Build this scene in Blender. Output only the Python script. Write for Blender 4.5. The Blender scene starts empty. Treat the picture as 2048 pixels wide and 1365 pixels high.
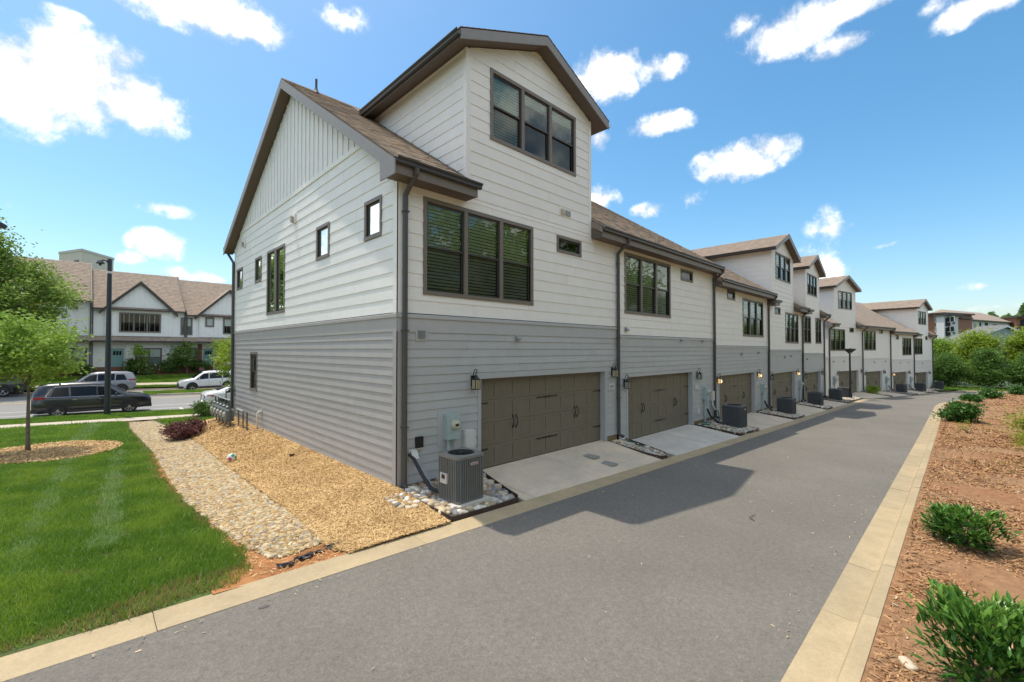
import bpy, math, random
import numpy as np
from mathutils import Vector, Matrix
random.seed(7); np.random.seed(7)
RNG = np.random.default_rng(11)
SC = bpy.context.scene
COL = SC.collection
R = math.radians

# ------------------------------------------------------------------ camera
cam = bpy.data.cameras.new('camera'); cam_ob = bpy.data.objects.new('camera', cam); COL.objects.link(cam_ob)
cam.sensor_width = 36.0; cam.lens = 883.9 / 2048 * 36.0; cam.clip_start = 0.05; cam.clip_end = 6000
CAM = np.array([-4.3822, -7.6898, 2.6424])
yaw, pitch = 0.79794, 0.019524
fw = Vector((math.cos(pitch) * math.cos(yaw), math.cos(pitch) * math.sin(yaw), math.sin(pitch)))
rt = Vector((math.sin(yaw), -math.cos(yaw), 0)); up = rt.cross(fw)
M = Matrix((rt, up, -fw)).transposed().to_4x4(); M.translation = Vector(CAM)
cam_ob.matrix_world = M
SC.camera = cam_ob

# ------------------------------------------------------------------ light and sky
SUN_DIR = Vector((-0.108, 0.36, 1.0)).normalized()          # towards the sun, from the shadows on the alley
sun = bpy.data.lights.new('sun', 'SUN'); sun.energy = 2.0; sun.angle = R(0.6); sun.color = (1.0, 0.92, 0.79)
sun_ob = bpy.data.objects.new('sun', sun); COL.objects.link(sun_ob)
sun_ob.rotation_euler = SUN_DIR.to_track_quat('Z', 'Y').to_euler(); sun_ob.location = (0, 0, 60)
SC.view_settings.view_transform = 'Standard'; SC.view_settings.look = 'None'
SC.view_settings.gamma = 1.0; SC.view_settings.use_curve_mapping = False
SC.view_settings.exposure = 0.93
SKY_STRENGTH = 0.15

world = bpy.data.worlds.new('World'); SC.world = world; world.use_nodes = True
nt = world.node_tree; nt.nodes.clear()
def wn(t, **k):
    n = nt.nodes.new(t)
    for a, v in k.items(): setattr(n, a, v)
    return n
def wmath(op, a, b=None, c=None, clamp=False):
    n = wn('ShaderNodeMath', operation=op); n.use_clamp = clamp
    for i, v in enumerate((a, b, c)):
        if v is None: continue
        if isinstance(v, (int, float)): n.inputs[i].default_value = v
        else: nt.links.new(v, n.inputs[i])
    return n.outputs[0]
sky = wn('ShaderNodeTexSky', sky_type='NISHITA'); sky.sun_disc = False
sky.sun_elevation = math.asin(SUN_DIR.z); sky.sun_rotation = math.atan2(SUN_DIR.x, SUN_DIR.y)
sky.altitude = 100; sky.air_density = 1.0; sky.dust_density = 1.4; sky.ozone_density = 1.5
hsv = wn('ShaderNodeHueSaturation'); hsv.inputs['Saturation'].default_value = 1.3; hsv.inputs['Value'].default_value = .71; hsv.inputs['Hue'].default_value = .487
nt.links.new(sky.outputs[0], hsv.inputs['Color'])
tc = wn('ShaderNodeTexCoord'); sep = wn('ShaderNodeSeparateXYZ'); nt.links.new(tc.outputs['Generated'], sep.inputs[0])
az = wmath('ARCTAN2', sep.outputs[1], sep.outputs[0]); el = wmath('ARCSINE', sep.outputs[2])
comb = wn('ShaderNodeCombineXYZ'); nt.links.new(az, comb.inputs[0]); nt.links.new(el, comb.inputs[1])
# domain warp
nz = wn('ShaderNodeTexNoise'); nz.inputs['Scale'].default_value = 13.0; nz.inputs['Detail'].default_value = 10; nz.inputs['Roughness'].default_value = 0.64
nt.links.new(tc.outputs['Generated'], nz.inputs['Vector'])
nz2 = wn('ShaderNodeTexNoise'); nz2.inputs['Scale'].default_value = 3.4; nz2.inputs['Detail'].default_value = 4
nt.links.new(tc.outputs['Generated'], nz2.inputs['Vector'])
def px_dir(x, y):
    d = fw * 883.9 + rt * (x - 1024) - up * (y - 682.5); d.normalize(); return d
CLOUDS = []          # az, el, half-width, half-height (radians), weight : the clouds in view, then unseen ones added as fill light
for x, y, hw, hh, w in [(60,165,230,125,1.0),(225,195,150,85,1.0),(130,110,130,75,1.0),(215,105,70,45,.75),(400,20,170,65,1.0),(500,60,100,45,.95),(690,35,55,40,.42),(110,18,70,20,.4),
        (1230,150,75,62,1.0),(1320,140,65,36,.72),(1330,258,70,28,.95),(1205,280,42,36,.9),(1200,405,48,34,.85),(1320,420,45,22,.8),(1480,325,100,38,.95),(1540,300,50,32,.9),(1390,400,35,26,.42),
        (1600,55,125,60,1.0),(1700,20,130,35,.9),(1690,95,70,32,.9),(1500,40,50,40,.6),(1960,20,130,38,.95),(1850,25,40,25,.5),
        (325,500,66,30,.95),(270,525,42,16,.7),(335,430,52,20,.55),(390,552,60,14,.5),(1640,450,60,40,.5),(1620,545,60,60,.45),(1750,482,40,9,.5),(1940,572,70,9,.45),(1980,608,60,8,.4)]:
    d = px_dir(x, y); a = math.atan2(d.y, d.x); e = math.asin(d.z)
    d2 = px_dir(x + hw, y); d3 = px_dir(x, y - hh)
    CLOUDS.append((a, e, max(abs(math.atan2(d2.y, d2.x) - a), .01), max(abs(math.asin(d3.z) - e), .006), w))
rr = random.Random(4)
for k in range(80):      # unseen clouds added outside the frame, larger and denser, to lift the shadows
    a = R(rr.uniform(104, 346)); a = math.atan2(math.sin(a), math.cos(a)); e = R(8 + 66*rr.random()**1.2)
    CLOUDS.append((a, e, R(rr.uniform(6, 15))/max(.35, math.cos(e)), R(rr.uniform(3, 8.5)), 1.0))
acc = None
warp = wn('ShaderNodeVectorMath', operation='MULTIPLY_ADD'); sub = wn('ShaderNodeVectorMath', operation='SUBTRACT'); sub.inputs[1].default_value = (.5, .5, .5)
nt.links.new(nz2.outputs['Color'], sub.inputs[0]); nt.links.new(sub.outputs[0], warp.inputs[0]); warp.inputs[1].default_value = (.12, .09, 0)
nt.links.new(comb.outputs[0], warp.inputs[2])
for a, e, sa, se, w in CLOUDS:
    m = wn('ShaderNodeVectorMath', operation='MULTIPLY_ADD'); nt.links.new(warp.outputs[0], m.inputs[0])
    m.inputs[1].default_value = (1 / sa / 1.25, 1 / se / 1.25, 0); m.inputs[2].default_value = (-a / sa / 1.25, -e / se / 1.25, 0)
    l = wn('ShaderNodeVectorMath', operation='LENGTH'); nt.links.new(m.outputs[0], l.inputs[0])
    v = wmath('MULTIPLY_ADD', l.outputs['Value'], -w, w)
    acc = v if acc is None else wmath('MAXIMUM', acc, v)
acc = wmath('MAXIMUM', acc, 0.0)
den = wmath('ADD', wmath('MULTIPLY', acc, 1.8), wmath('MULTIPLY_ADD', nz.outputs['Fac'], 3.5, -1.93))
den = wmath('MULTIPLY', den, wmath('MULTIPLY', acc, 7.0, clamp=True))
mr = wn('ShaderNodeMapRange', interpolation_type='SMOOTHSTEP'); nt.links.new(den, mr.inputs['Value'])
mr.inputs['From Min'].default_value = 0.02; mr.inputs['From Max'].default_value = 1.05; mr.inputs['To Max'].default_value = 0.97
cr = wn('ShaderNodeMix', data_type='RGBA'); nt.links.new(wmath('ADD', wmath('MULTIPLY_ADD', nz.outputs['Fac'], 4.2, -1.95), wmath('MULTIPLY', den, .45), clamp=True), cr.inputs['Factor'])
cr.inputs[6].default_value = (3.0, 3.2, 3.5, 1); cr.inputs[7].default_value = (5.9, 5.8, 5.7, 1)
mx = wn('ShaderNodeMix', data_type='RGBA'); nt.links.new(mr.outputs[0], mx.inputs['Factor']); nt.links.new(hsv.outputs[0], mx.inputs[6]); nt.links.new(cr.outputs[2], mx.inputs[7])
bg = wn('ShaderNodeBackground'); bg.inputs['Strength'].default_value = SKY_STRENGTH; nt.links.new(mx.outputs[2], bg.inputs['Color'])
wo = wn('ShaderNodeOutputWorld'); nt.links.new(bg.outputs[0], wo.inputs['Surface'])

# ------------------------------------------------------------------ materials
MATS = {}
def mat(name, col, rough=.7, var=.0, scale=6., bump=0., bscale=40., metal=0., spec=.5, col2=None, mixscale=None, rnd=0., trans=0., emit=None, obj_rnd=0., detail=4, mixw=.35):
    """principled material; col varied by noise (var), by a per-face attribute (rnd) and per object (obj_rnd)"""
    if name in MATS: return MATS[name]
    m = bpy.data.materials.new(name); m.use_nodes = True; MATS[name] = m
    t = m.node_tree; N = t.nodes; L = t.links; p = N['Principled BSDF']; out = N['Material Output']
    p.inputs['Roughness'].default_value = rough; p.inputs['Metallic'].default_value = metal; p.inputs['Specular IOR Level'].default_value = spec
    c = (*col, 1)
    p.inputs['Base Color'].default_value = c
    geo = N.new('ShaderNodeNewGeometry'); sock = None
    if col2 is not None:
        n1 = N.new('ShaderNodeTexNoise'); n1.inputs['Scale'].default_value = mixscale or 1.; n1.inputs['Detail'].default_value = detail; L.new(geo.outputs['Position'], n1.inputs['Vector'])
        mr = N.new('ShaderNodeMapRange'); mr.inputs['From Min'].default_value = .38; mr.inputs['From Max'].default_value = .62; L.new(n1.outputs['Fac'], mr.inputs['Value'])
        mx = N.new('ShaderNodeMix'); mx.data_type = 'RGBA'; mx.inputs[6].default_value = c; mx.inputs[7].default_value = (*col2, 1); L.new(mr.outputs[0], mx.inputs['Factor'])
        sock = mx.outputs[2]
        if rnd > 0 or obj_rnd > 0:
            fac = None
            if rnd > 0:
                at = N.new('ShaderNodeAttribute'); at.attribute_name = 'rnd'; fac = at.outputs['Fac']
            if obj_rnd > 0:
                oi = N.new('ShaderNodeObjectInfo')
                if fac is None: fac = oi.outputs['Random']
                else:
                    ad = N.new('ShaderNodeMath'); ad.operation = 'ADD'; L.new(fac, ad.inputs[0]); L.new(oi.outputs['Random'], ad.inputs[1])
                    fr = N.new('ShaderNodeMath'); fr.operation = 'FRACT'; L.new(ad.outputs[0], fr.inputs[0]); fac = fr.outputs[0]
            ad = N.new('ShaderNodeMath'); ad.operation = 'MULTIPLY_ADD'; L.new(mr.outputs[0], ad.inputs[0]); ad.inputs[1].default_value = mixw
            sc_ = N.new('ShaderNodeMath'); sc_.operation = 'MULTIPLY_ADD'; L.new(fac, sc_.inputs[0]); sc_.inputs[1].default_value = 1.0; sc_.inputs[2].default_value = -.17
            L.new(sc_.outputs[0], ad.inputs[2]); ad.use_clamp = True
            L.new(ad.outputs[0], mx.inputs['Factor'])
    val = None
    if var > 0:
        n2 = N.new('ShaderNodeTexNoise'); n2.inputs['Scale'].default_value = scale; n2.inputs['Detail'].default_value = 5; L.new(geo.outputs['Position'], n2.inputs['Vector'])
        mv = N.new('ShaderNodeMapRange'); mv.inputs['From Min'].default_value = .25; mv.inputs['From Max'].default_value = .75
        mv.inputs['To Min'].default_value = 1 - var; mv.inputs['To Max'].default_value = 1 + var; L.new(n2.outputs['Fac'], mv.inputs['Value']); val = mv.outputs[0]
    if (rnd > 0 or obj_rnd > 0) and col2 is None:
        src = N.new('ShaderNodeObjectInfo').outputs['Random'] if obj_rnd > 0 else None
        if rnd > 0:
            at = N.new('ShaderNodeAttribute'); at.attribute_name = 'rnd'; src = at.outputs['Fac']
        k = max(rnd, obj_rnd)
        mv = N.new('ShaderNodeMapRange'); mv.inputs['To Min'].default_value = 1 - k; mv.inputs['To Max'].default_value = 1 + k; L.new(src, mv.inputs['Value'])
        if val is not None:
            mm = N.new('ShaderNodeMath'); mm.operation = 'MULTIPLY'; L.new(val, mm.inputs[0]); L.new(mv.outputs[0], mm.inputs[1]); val = mm.outputs[0]
        else: val = mv.outputs[0]
    if val is not None:
        vm = N.new('ShaderNodeMix'); vm.data_type = 'RGBA'; vm.blend_type = 'MULTIPLY'; vm.inputs['Factor'].default_value = 1.
        if sock is None: vm.inputs[6].default_value = c
        else: L.new(sock, vm.inputs[6])
        L.new(val, vm.inputs[7]); sock = vm.outputs[2]
    if sock is not None: L.new(sock, p.inputs['Base Color'])
    if bump > 0:
        n3 = N.new('ShaderNodeTexNoise'); n3.inputs['Scale'].default_value = bscale; n3.inputs['Detail'].default_value = 4; L.new(geo.outputs['Position'], n3.inputs['Vector'])
        b = N.new('ShaderNodeBump'); b.inputs['Strength'].default_value = bump; b.inputs['Distance'].default_value = .02; L.new(n3.outputs['Fac'], b.inputs['Height']); L.new(b.outputs[0], p.inputs['Normal'])
    if trans > 0:      # thin leaves let light through
        tr = N.new('ShaderNodeBsdfTranslucent'); ms = N.new('ShaderNodeMixShader'); ms.inputs[0].default_value = trans
        if sock is not None: L.new(sock, tr.inputs['Color'])
        else: tr.inputs['Color'].default_value = c
        L.new(p.outputs[0], ms.inputs[1]); L.new(tr.outputs[0], ms.inputs[2]); L.new(ms.outputs[0], out.inputs['Surface'])
    if emit:
        p.inputs['Emission Color'].default_value = (*emit[0], 1); p.inputs['Emission Strength'].default_value = emit[1]
    return m
def glass_mat(name, tint=(.75, .85, .8), refl=1.9, rough=.01):
    if name in MATS: return MATS[name]
    m = bpy.data.materials.new(name); m.use_nodes = True; MATS[name] = m
    t = m.node_tree; N = t.nodes; L = t.links; N.remove(N['Principled BSDF']); out = N['Material Output']
    tr = N.new('ShaderNodeBsdfTransparent'); tr.inputs[0].default_value = (*tint, 1)
    gl = N.new('ShaderNodeBsdfGlossy'); gl.inputs['Roughness'].default_value = rough; gl.inputs['Color'].default_value = (.92, 1, .95, 1)
    fr = N.new('ShaderNodeFresnel'); fr.inputs[0].default_value = refl; ms = N.new('ShaderNodeMixShader')
    nz = N.new('ShaderNodeTexNoise'); nz.inputs['Scale'].default_value = 1.3; b = N.new('ShaderNodeBump'); b.inputs['Strength'].default_value = .06; b.inputs['Distance'].default_value = .05
    geo = N.new('ShaderNodeNewGeometry'); L.new(geo.outputs['Position'], nz.inputs['Vector']); L.new(nz.outputs['Fac'], b.inputs['Height']); L.new(b.outputs[0], gl.inputs['Normal'])
    L.new(fr.outputs[0], ms.inputs[0]); L.new(tr.outputs[0], ms.inputs[1]); L.new(gl.outputs[0], ms.inputs[2]); L.new(ms.outputs[0], out.inputs['Surface'])
    return m
white_siding = mat('white_siding', (.86, .835, .79), .55, .035, 3., .12, 60., obj_rnd=.025)
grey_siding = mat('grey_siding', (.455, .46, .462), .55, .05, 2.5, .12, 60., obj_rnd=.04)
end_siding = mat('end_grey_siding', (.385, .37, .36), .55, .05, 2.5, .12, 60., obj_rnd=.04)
cream_siding = mat('cream_siding', (.72, .695, .665), .6, .04, 3., .1, 60.)
white_far = mat('white_far_siding', (.84, .85, .83), .6, .03, 3.)
bronze = mat('bronze_trim', (.185, .155, .13), .5, .05, 5.)
soffit_m = mat('soffit_paint', (.125, .098, .08), .6, .05, 4.)
fascia_m = mat('grey_fascia', (.25, .235, .225), .5, .08, 6.)
gutter_m = mat('dark_gutter', (.05, .047, .044), .35, .05, 5.)
spout_m = mat('dark_spout', (.075, .07, .065), .4, .05, 5.)
shingle_m = mat('shingle', (.42, .315, .225), .95, .22, 30., .5, 160., col2=(.19, .15, .115), mixscale=5., rnd=1., obj_rnd=1.)
roof_far_m = mat('roof_far', (.36, .28, .21), .95, .25, 22., .6, 60., col2=(.27, .21, .165), mixscale=3.)
door_m = mat('garage_door_paint', (.175, .148, .108), .5, .05, 4.)
iron = mat('black_iron', (.012, .012, .013), .45)
concrete = mat('concrete', (.74, .605, .455), .85, .10, 2.2, .25, 90., col2=(.65, .54, .41), mixscale=.7)
concrete2 = mat('concrete_pale', (.68, .62, .54), .85, .10, 2.2, .25, 90., col2=(.60, .55, .48), mixscale=.7)
curb_m = mat('curb_concrete', (.46, .36, .215), .85, .10, 3., .25, 80., col2=(.39, .31, .19), mixscale=1.1, obj_rnd=.8)
curb_m2 = mat('apron_gutter', (.47, .40, .29), .85, .10, 3., .25, 80., col2=(.40, .35, .27), mixscale=1.1)
edging_m = mat('rusty_edging', (.07, .042, .034), .8, .3, 8.)
dark_in = mat('dark_interior', (.02, .024, .022), .8)
blind_m = mat('blind_slat', (.82, .84, .82), .6)
glass = glass_mat('window_glass', (.62, .7, .68), 1.32)
glass_up = glass_mat('window_glass_upper', (.84, .95, .88), 1.75)
screen_glass = glass_mat('window_glass_screened', (.50, .54, .53), 1.5, .06)
plastic_w = mat('white_plastic', (.62, .62, .60), .4)
meter_m = mat('meter_grey', (.38, .47, .47), .4, .06, 8.)
ac_m = mat('condenser_paint', (.19, .185, .17), .45, .08, 6.)
ac_dark = mat('condenser_core', (.025, .026, .027), .6)
ac_m2 = mat('condenser_paint_far', (.115, .12, .125), .5, .08, 6.)
pvc = mat('pvc_pipe', (.72, .66, .55), .4)
hose_blk = mat('black_hose', (.014, .014, .016), .5)
hose_grn = mat('green_hose', (.015, .13, .10), .4)
bark = mat('bark', (.17, .135, .10), .9, .3, 14., .6, 30.)
# ------------------------------------------------------------------ mesh helpers
class MB:
    def __init__(s): s.v = []; s.f = []; s.m = []; s.r = []; s.mats = []
    def mi(s, m):
        if m not in s.mats: s.mats.append(m)
        return s.mats.index(m)
    def face(s, pts, m, r=0.):
        b = len(s.v); s.v += [tuple(p) for p in pts]; s.f.append(tuple(range(b, b + len(pts)))); s.m.append(s.mi(m)); s.r.append(r)
    def mesh(s, vs, fs, m, r=0.):
        b = len(s.v); s.v += [tuple(p) for p in vs]; k = s.mi(m)
        for f in fs: s.f.append(tuple(b + i for i in f)); s.m.append(k); s.r.append(r)
    def box(s, x0, x1, y0, y1, z0, z1, m, r=0.):
        vs = [(x0,y0,z0),(x1,y0,z0),(x1,y1,z0),(x0,y1,z0),(x0,y0,z1),(x1,y0,z1),(x1,y1,z1),(x0,y1,z1)]
        s.mesh(vs, [(0,3,2,1),(4,5,6,7),(0,1,5,4),(1,2,6,5),(2,3,7,6),(3,0,4,7)], m, r)
    def prism(s, poly, a, b, f, m, r=0.):
        """poly of 2-d points, extruded from a to b ; f(u,v,t) gives 3-d"""
        n = len(poly); vs = [f(u, v, a) for u, v in poly] + [f(u, v, b) for u, v in poly]
        fs = [tuple(range(n)), tuple(range(2*n-1, n-1, -1))] + [(i, (i+1) % n, n + (i+1) % n, n + i) for i in range(n)]
        s.mesh(vs, fs, m, r)
    def tube(s, path, rad, m, n=8, caps=True, sq=None):
        P = [Vector(p) for p in path]; rads = rad if isinstance(rad, (list, tuple)) else [rad] * len(P); vs = []; prev = None
        for i, p in enumerate(P):
            d = (P[min(i+1, len(P)-1)] - P[max(i-1, 0)]); d = d.normalized() if d.length > 1e-9 else Vector((0, 0, 1))
            if prev is None:
                ref = Vector((0, 0, 1)) if abs(d.z) < .9 else Vector((1, 0, 0)); x = d.cross(ref).normalized()
            else:
                x = prev - d * prev.dot(d); x = x.normalized() if x.length > 1e-6 else d.orthogonal().normalized()
            prev = x; y = d.cross(x)
            for k in range(n):
                a = 2 * math.pi * (k + (.5 if n == 4 else 0)) / n; vs.append(p + (x * math.cos(a) + y * math.sin(a)) * rads[i])
        fs = []
        for i in range(len(P) - 1):
            for k in range(n): fs.append((i*n+k, i*n+(k+1) % n, (i+1)*n+(k+1) % n, (i+1)*n+k))
        if caps: fs += [tuple(range(n-1, -1, -1)), tuple(range((len(P)-1)*n, len(P)*n))]
        s.mesh(vs, fs, m)
    def lathe(s, prof, m, n=16, f=lambda x, y, z: (x, y, z), ang=None):
        vs = []
        for rr_, z in prof:
            for k in range(n):
                a = 2 * math.pi * k / n; vs.append(f(rr_ * math.cos(a), rr_ * math.sin(a), z))
        fs = [(i*n+k, i*n+(k+1) % n, (i+1)*n+(k+1) % n, (i+1)*n+k) for i in range(len(prof)-1) for k in range(n)]
        s.mesh(vs, fs, m)
    def build(s, name, parent=None, smooth=False, loc=None, rot=None, kind=None):
        me = bpy.data.meshes.new(name); me.from_pydata(s.v, [], s.f)
        for m in s.mats: me.materials.append(m)
        if len(s.mats) > 1: me.polygons.foreach_set('material_index', s.m)
        if any(s.r): me.attributes.new('rnd', 'FLOAT', 'FACE').data.foreach_set('value', s.r)
        if smooth: me.polygons.foreach_set('use_smooth', [True] * len(s.f))
        return link(name, me, parent, loc, rot, kind)
def link(name, me, parent=None, loc=None, rot=None, kind=None):
    o = bpy.data.objects.new(name, me); COL.objects.link(o)
    if parent is not None: o.parent = parent
    if loc is not None: o.location = loc
    if rot is not None: o.rotation_euler = rot
    if kind: o['kind'] = kind
    return o
def thing(name, label, cat, loc=(0, 0, 0), rz=0, group=None):
    o = bpy.data.objects.new(name, None); COL.objects.link(o); o.location = loc; o.rotation_euler = (0, 0, rz); o.empty_display_size = .2
    o['label'] = label; o['category'] = cat
    if group: o['group'] = group
    return o
def tag(o, label, cat, group=None):
    o['label'] = label; o['category'] = cat
    if group: o['group'] = group
    return o
def kids(o): return [c for c in ALLKIDS.get(o.name, [])]
def copy_tree(root, loc, rz, label, group=None):
    def rec(o, parent):
        c = o.copy(); COL.objects.link(c)
        if parent is not None: c.parent = parent
        for ch in list(o.children): rec(ch, c)
        return c
    c = rec(root, None); c.location = loc; c.rotation_euler = (0, 0, rz); c['label'] = label
    if group: c['group'] = group
    return c
def quads(name, V, m, rnd=None, parent=None, kind=None, smooth=False, mats=None, midx=None):
    """V: (N,k,3) array of separate k-gons"""
    N, k = V.shape[:2]
    me = bpy.data.meshes.new(name); me.vertices.add(N*k); me.vertices.foreach_set('co', np.ascontiguousarray(V, dtype=np.float32).ravel())
    me.loops.add(N*k); me.loops.foreach_set('vertex_index', np.arange(N*k, dtype=np.int32))
    me.polygons.add(N); me.polygons.foreach_set('loop_start', np.arange(0, N*k, k, dtype=np.int32)); me.polygons.foreach_set('loop_total', np.full(N, k, dtype=np.int32))
    me.materials.append(m)
    if rnd is not None: me.attributes.new('rnd', 'FLOAT', 'FACE').data.foreach_set('value', np.asarray(rnd, dtype=np.float32))
    me.update(calc_edges=True); me.validate()
    return link(name, me, parent, kind=kind)
def grid_mesh(name, X, Y, Z, m, kind='structure', parent=None, smooth=True, mask=None):
    ny, nx = X.shape; V = np.stack([X, Y, Z], -1).reshape(-1, 3)
    F = [(j*nx+i, j*nx+i+1, (j+1)*nx+i+1, (j+1)*nx+i) for j in range(ny-1) for i in range(nx-1) if mask is None or mask[j, i]]
    me = bpy.data.meshes.new(name); me.from_pydata(V.tolist(), [], F); me.materials.append(m)
    if smooth: me.polygons.foreach_set('use_smooth', [True]*len(F))
    return link(name, me, parent, kind=kind)
def lerp(a, b, t): return a + (b - a) * t
def sst(a, b, x):
    t = np.clip((x - a) / (b - a), 0, 1); return t * t * (3 - 2 * t)

# ------------------------------------------------------------------ ground heights
def z_road(x): return -.2 - .031 * np.clip(x, -60, 76)
def H_left(x, y):
    x = np.asarray(x, float); y = np.asarray(y, float)
    pl = -.18 - .031 * x - .027 * (y + 1.8)
    pl = pl - .05 * np.exp(-((x + 2.3) / .6) ** 2)
    zw = np.where(y < 0, lerp(-.03, -.19, np.clip(-y / 1.8, 0, 1)), -.03)
    t = sst(-1.9, -.1, x) * (1 - sst(12.2, 17., y)) * sst(-2.2, -.9, y)
    return pl + (zw - pl) * t
def H_far(x, y):           # beyond the street
    s = -1.0 - .025 * x
    t = sst(43.4, 50.5, y); return (s + .13) * (1 - t) + (0.0 - .012 * x) * t
def H_street(x): return -1.0 - .025 * np.asarray(x, float)
def in_poly(px, py, poly):
    inside = np.zeros(px.shape, bool); n = len(poly); j = n - 1
    for i in range(n):
        xi, yi = poly[i]; xj, yj = poly[j]
        c = ((yi > py) != (yj > py)) & (px < (xj - xi) * (py - yi) / (yj - yi + 1e-12) + xi); inside ^= c; j = i
    return inside

# ------------------------------------------------------------------ setting : ground, alley, kerbs, street
soil_far = mat('far_ground', (.05, .085, .022), .95, .25, .3)
lawn_m = mat('lawn_soil', (.075, .13, .02), .95, .3, 3., .4, 60., col2=(.06, .075, .02), mixscale=1.5)
asphalt_m = mat('asphalt', (.197, .18, .154), .9, .07, .35, .55, 200., col2=(.176, .16, .136), mixscale=.45)
street_m = mat('street_asphalt', (.25, .24, .225), .9, .08, 1.2, .3, 120.)
mulch_base = mat('mulch_base', (.42, .25, .10), .95, .3, 9., .8, 70., col2=(.22, .12, .045), mixscale=2.5)
clay_m = mat('clay_mulch', (.31, .145, .062), .95, .3, 8., .8, 60., col2=(.31, .185, .095), mixscale=.5)
clay_patch = mat('red_clay', (.42, .19, .07), .95, .2, 9., .6, 70., col2=(.29, .12, .04), mixscale=2.)
walk_m = mat('sidewalk_concrete', (.50, .43, .33), .85, .08, 2., .2, 60.)
paint_w = mat('road_paint', (.62, .62, .60), .7, .1, 10.)
paint_y = mat('road_paint_yellow', (.62, .42, .10), .7, .1, 10.)

def speckle(m, scale, lo, hi, amt):
    """stone chippings: fine cells lighter and darker than the binder"""
    t = m.node_tree; N = t.nodes; L = t.links; p = N['Principled BSDF']; src = p.inputs['Base Color'].links[0].from_socket
    geo = N.new('ShaderNodeNewGeometry'); v = N.new('ShaderNodeTexVoronoi'); v.inputs['Scale'].default_value = scale; L.new(geo.outputs['Position'], v.inputs['Vector'])
    mr = N.new('ShaderNodeMapRange'); L.new(v.outputs['Color'], mr.inputs['Value']); mr.inputs['To Min'].default_value = lo; mr.inputs['To Max'].default_value = hi
    n = N.new('ShaderNodeTexNoise'); n.inputs['Scale'].default_value = scale*.22; n.inputs['Detail'].default_value = 6; n.inputs['Roughness'].default_value = .8; L.new(geo.outputs['Position'], n.inputs['Vector'])
    m2 = N.new('ShaderNodeMapRange'); L.new(n.outputs['Fac'], m2.inputs['Value']); m2.inputs['From Min'].default_value = .3; m2.inputs['From Max'].default_value = .7; m2.inputs['To Min'].default_value = 1 - amt; m2.inputs['To Max'].default_value = 1 + amt
    mu = N.new('ShaderNodeMath'); mu.operation = 'MULTIPLY'; L.new(mr.outputs[0], mu.inputs[0]); L.new(m2.outputs[0], mu.inputs[1])
    mx = N.new('ShaderNodeMix'); mx.data_type = 'RGBA'; mx.blend_type = 'MULTIPLY'; mx.inputs['Factor'].default_value = 1; L.new(src, mx.inputs[6]); L.new(mu.outputs[0], mx.inputs[7]); L.new(mx.outputs[2], p.inputs['Base Color'])
speckle(asphalt_m, 70., .80, 1.24, .20); speckle(curb_m, 60., .93, 1.07, .08); speckle(concrete, 50., .95, 1.05, .07); speckle(concrete2, 50., .95, 1.05, .07)
# broad ground reaching the horizon
me_ = MB(); me_.face([(-3000, -3000, -4.2), (3000, -3000, -4.2), (3000, 3000, -4.2), (-3000, 3000, -4.2)], soil_far); me_.build('ground', kind='structure')
xs = np.linspace(-60, 140, 101); ys = np.linspace(-90, 160, 126); X, Y = np.meshgrid(xs, ys)
Zl = -.18 - .031*np.clip(X, -60, 76) - .027*(np.clip(Y, -1.8, 24) + 1.8)
Zr = z_road(X) + .10 - .004 * np.clip(-Y - 8, 0, 40)
Z = np.where(Y > 43, H_far(X, Y), np.where(Y > 23.9, H_street(X) - .02, np.where(Y > -1.8, Zl, Zr))) - .18
edge = np.maximum(sst(90, 140, X), np.maximum(sst(110, 160, Y), np.maximum(sst(30, 60, -X), sst(50, 90, -Y))))
grid_mesh('terrain', X, Y, Z * (1 - edge) + edge * -4.3, soil_far)

LE = [(-16,-2.2),(0,-2.2),(20,-2.15),(38,-2.05),(41.5,-2.0),(45,-2.25),(50,-3.0),(56,-4.1),(62,-5.2),(68,-6.4),(71.5,-7.3),(74,-8.6),(76,-11),(77,-15),(77.4,-26)]
RE = [(-16,-6.5),(0,-6.55),(20,-6.35),(36,-6.15),(40,-6.1),(44,-6.25),(48,-6.85),(53,-7.7),(58,-8.55),(63,-9.4),(66,-10.1),(68.5,-11.2),(70.2,-13.2),(70.8,-16),(71,-26)]
def resample(P, n):
    P = np.array(P, float); d = np.r_[0, np.cumsum(np.hypot(*np.diff(P, axis=0).T))]; t = np.linspace(0, d[-1], n)
    return np.stack([np.interp(t, d, P[:, 0]), np.interp(t, d, P[:, 1])], 1), t
n_ = 160
def match(P, Q, n):            # parametrise both edges by the same fraction of their control points
    t = np.linspace(0, len(P)-1, n); k = np.arange(len(P))
    return [np.stack([np.interp(t, k, np.array(A)[:, 0]), np.interp(t, k, np.array(A)[:, 1])], 1) for A in (P, Q)]
A_, B_ = match(LE, RE, n_)
w = np.linspace(0, 1, 9)[:, None, None]
G = A_[None] * (1 - w) + B_[None] * w
grid_mesh('alley_road', G[..., 0], G[..., 1], z_road(G[..., 0]) + .01*np.sin(np.linspace(0, 1, 9)*math.pi)[:, None], asphalt_m)
def offset(P, d):
    P = np.array(P, float); T = np.gradient(P, axis=0); T /= np.hypot(T[:, 0], T[:, 1])[:, None]
    return P + np.stack([-T[:, 1], T[:, 0]], 1) * d
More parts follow.
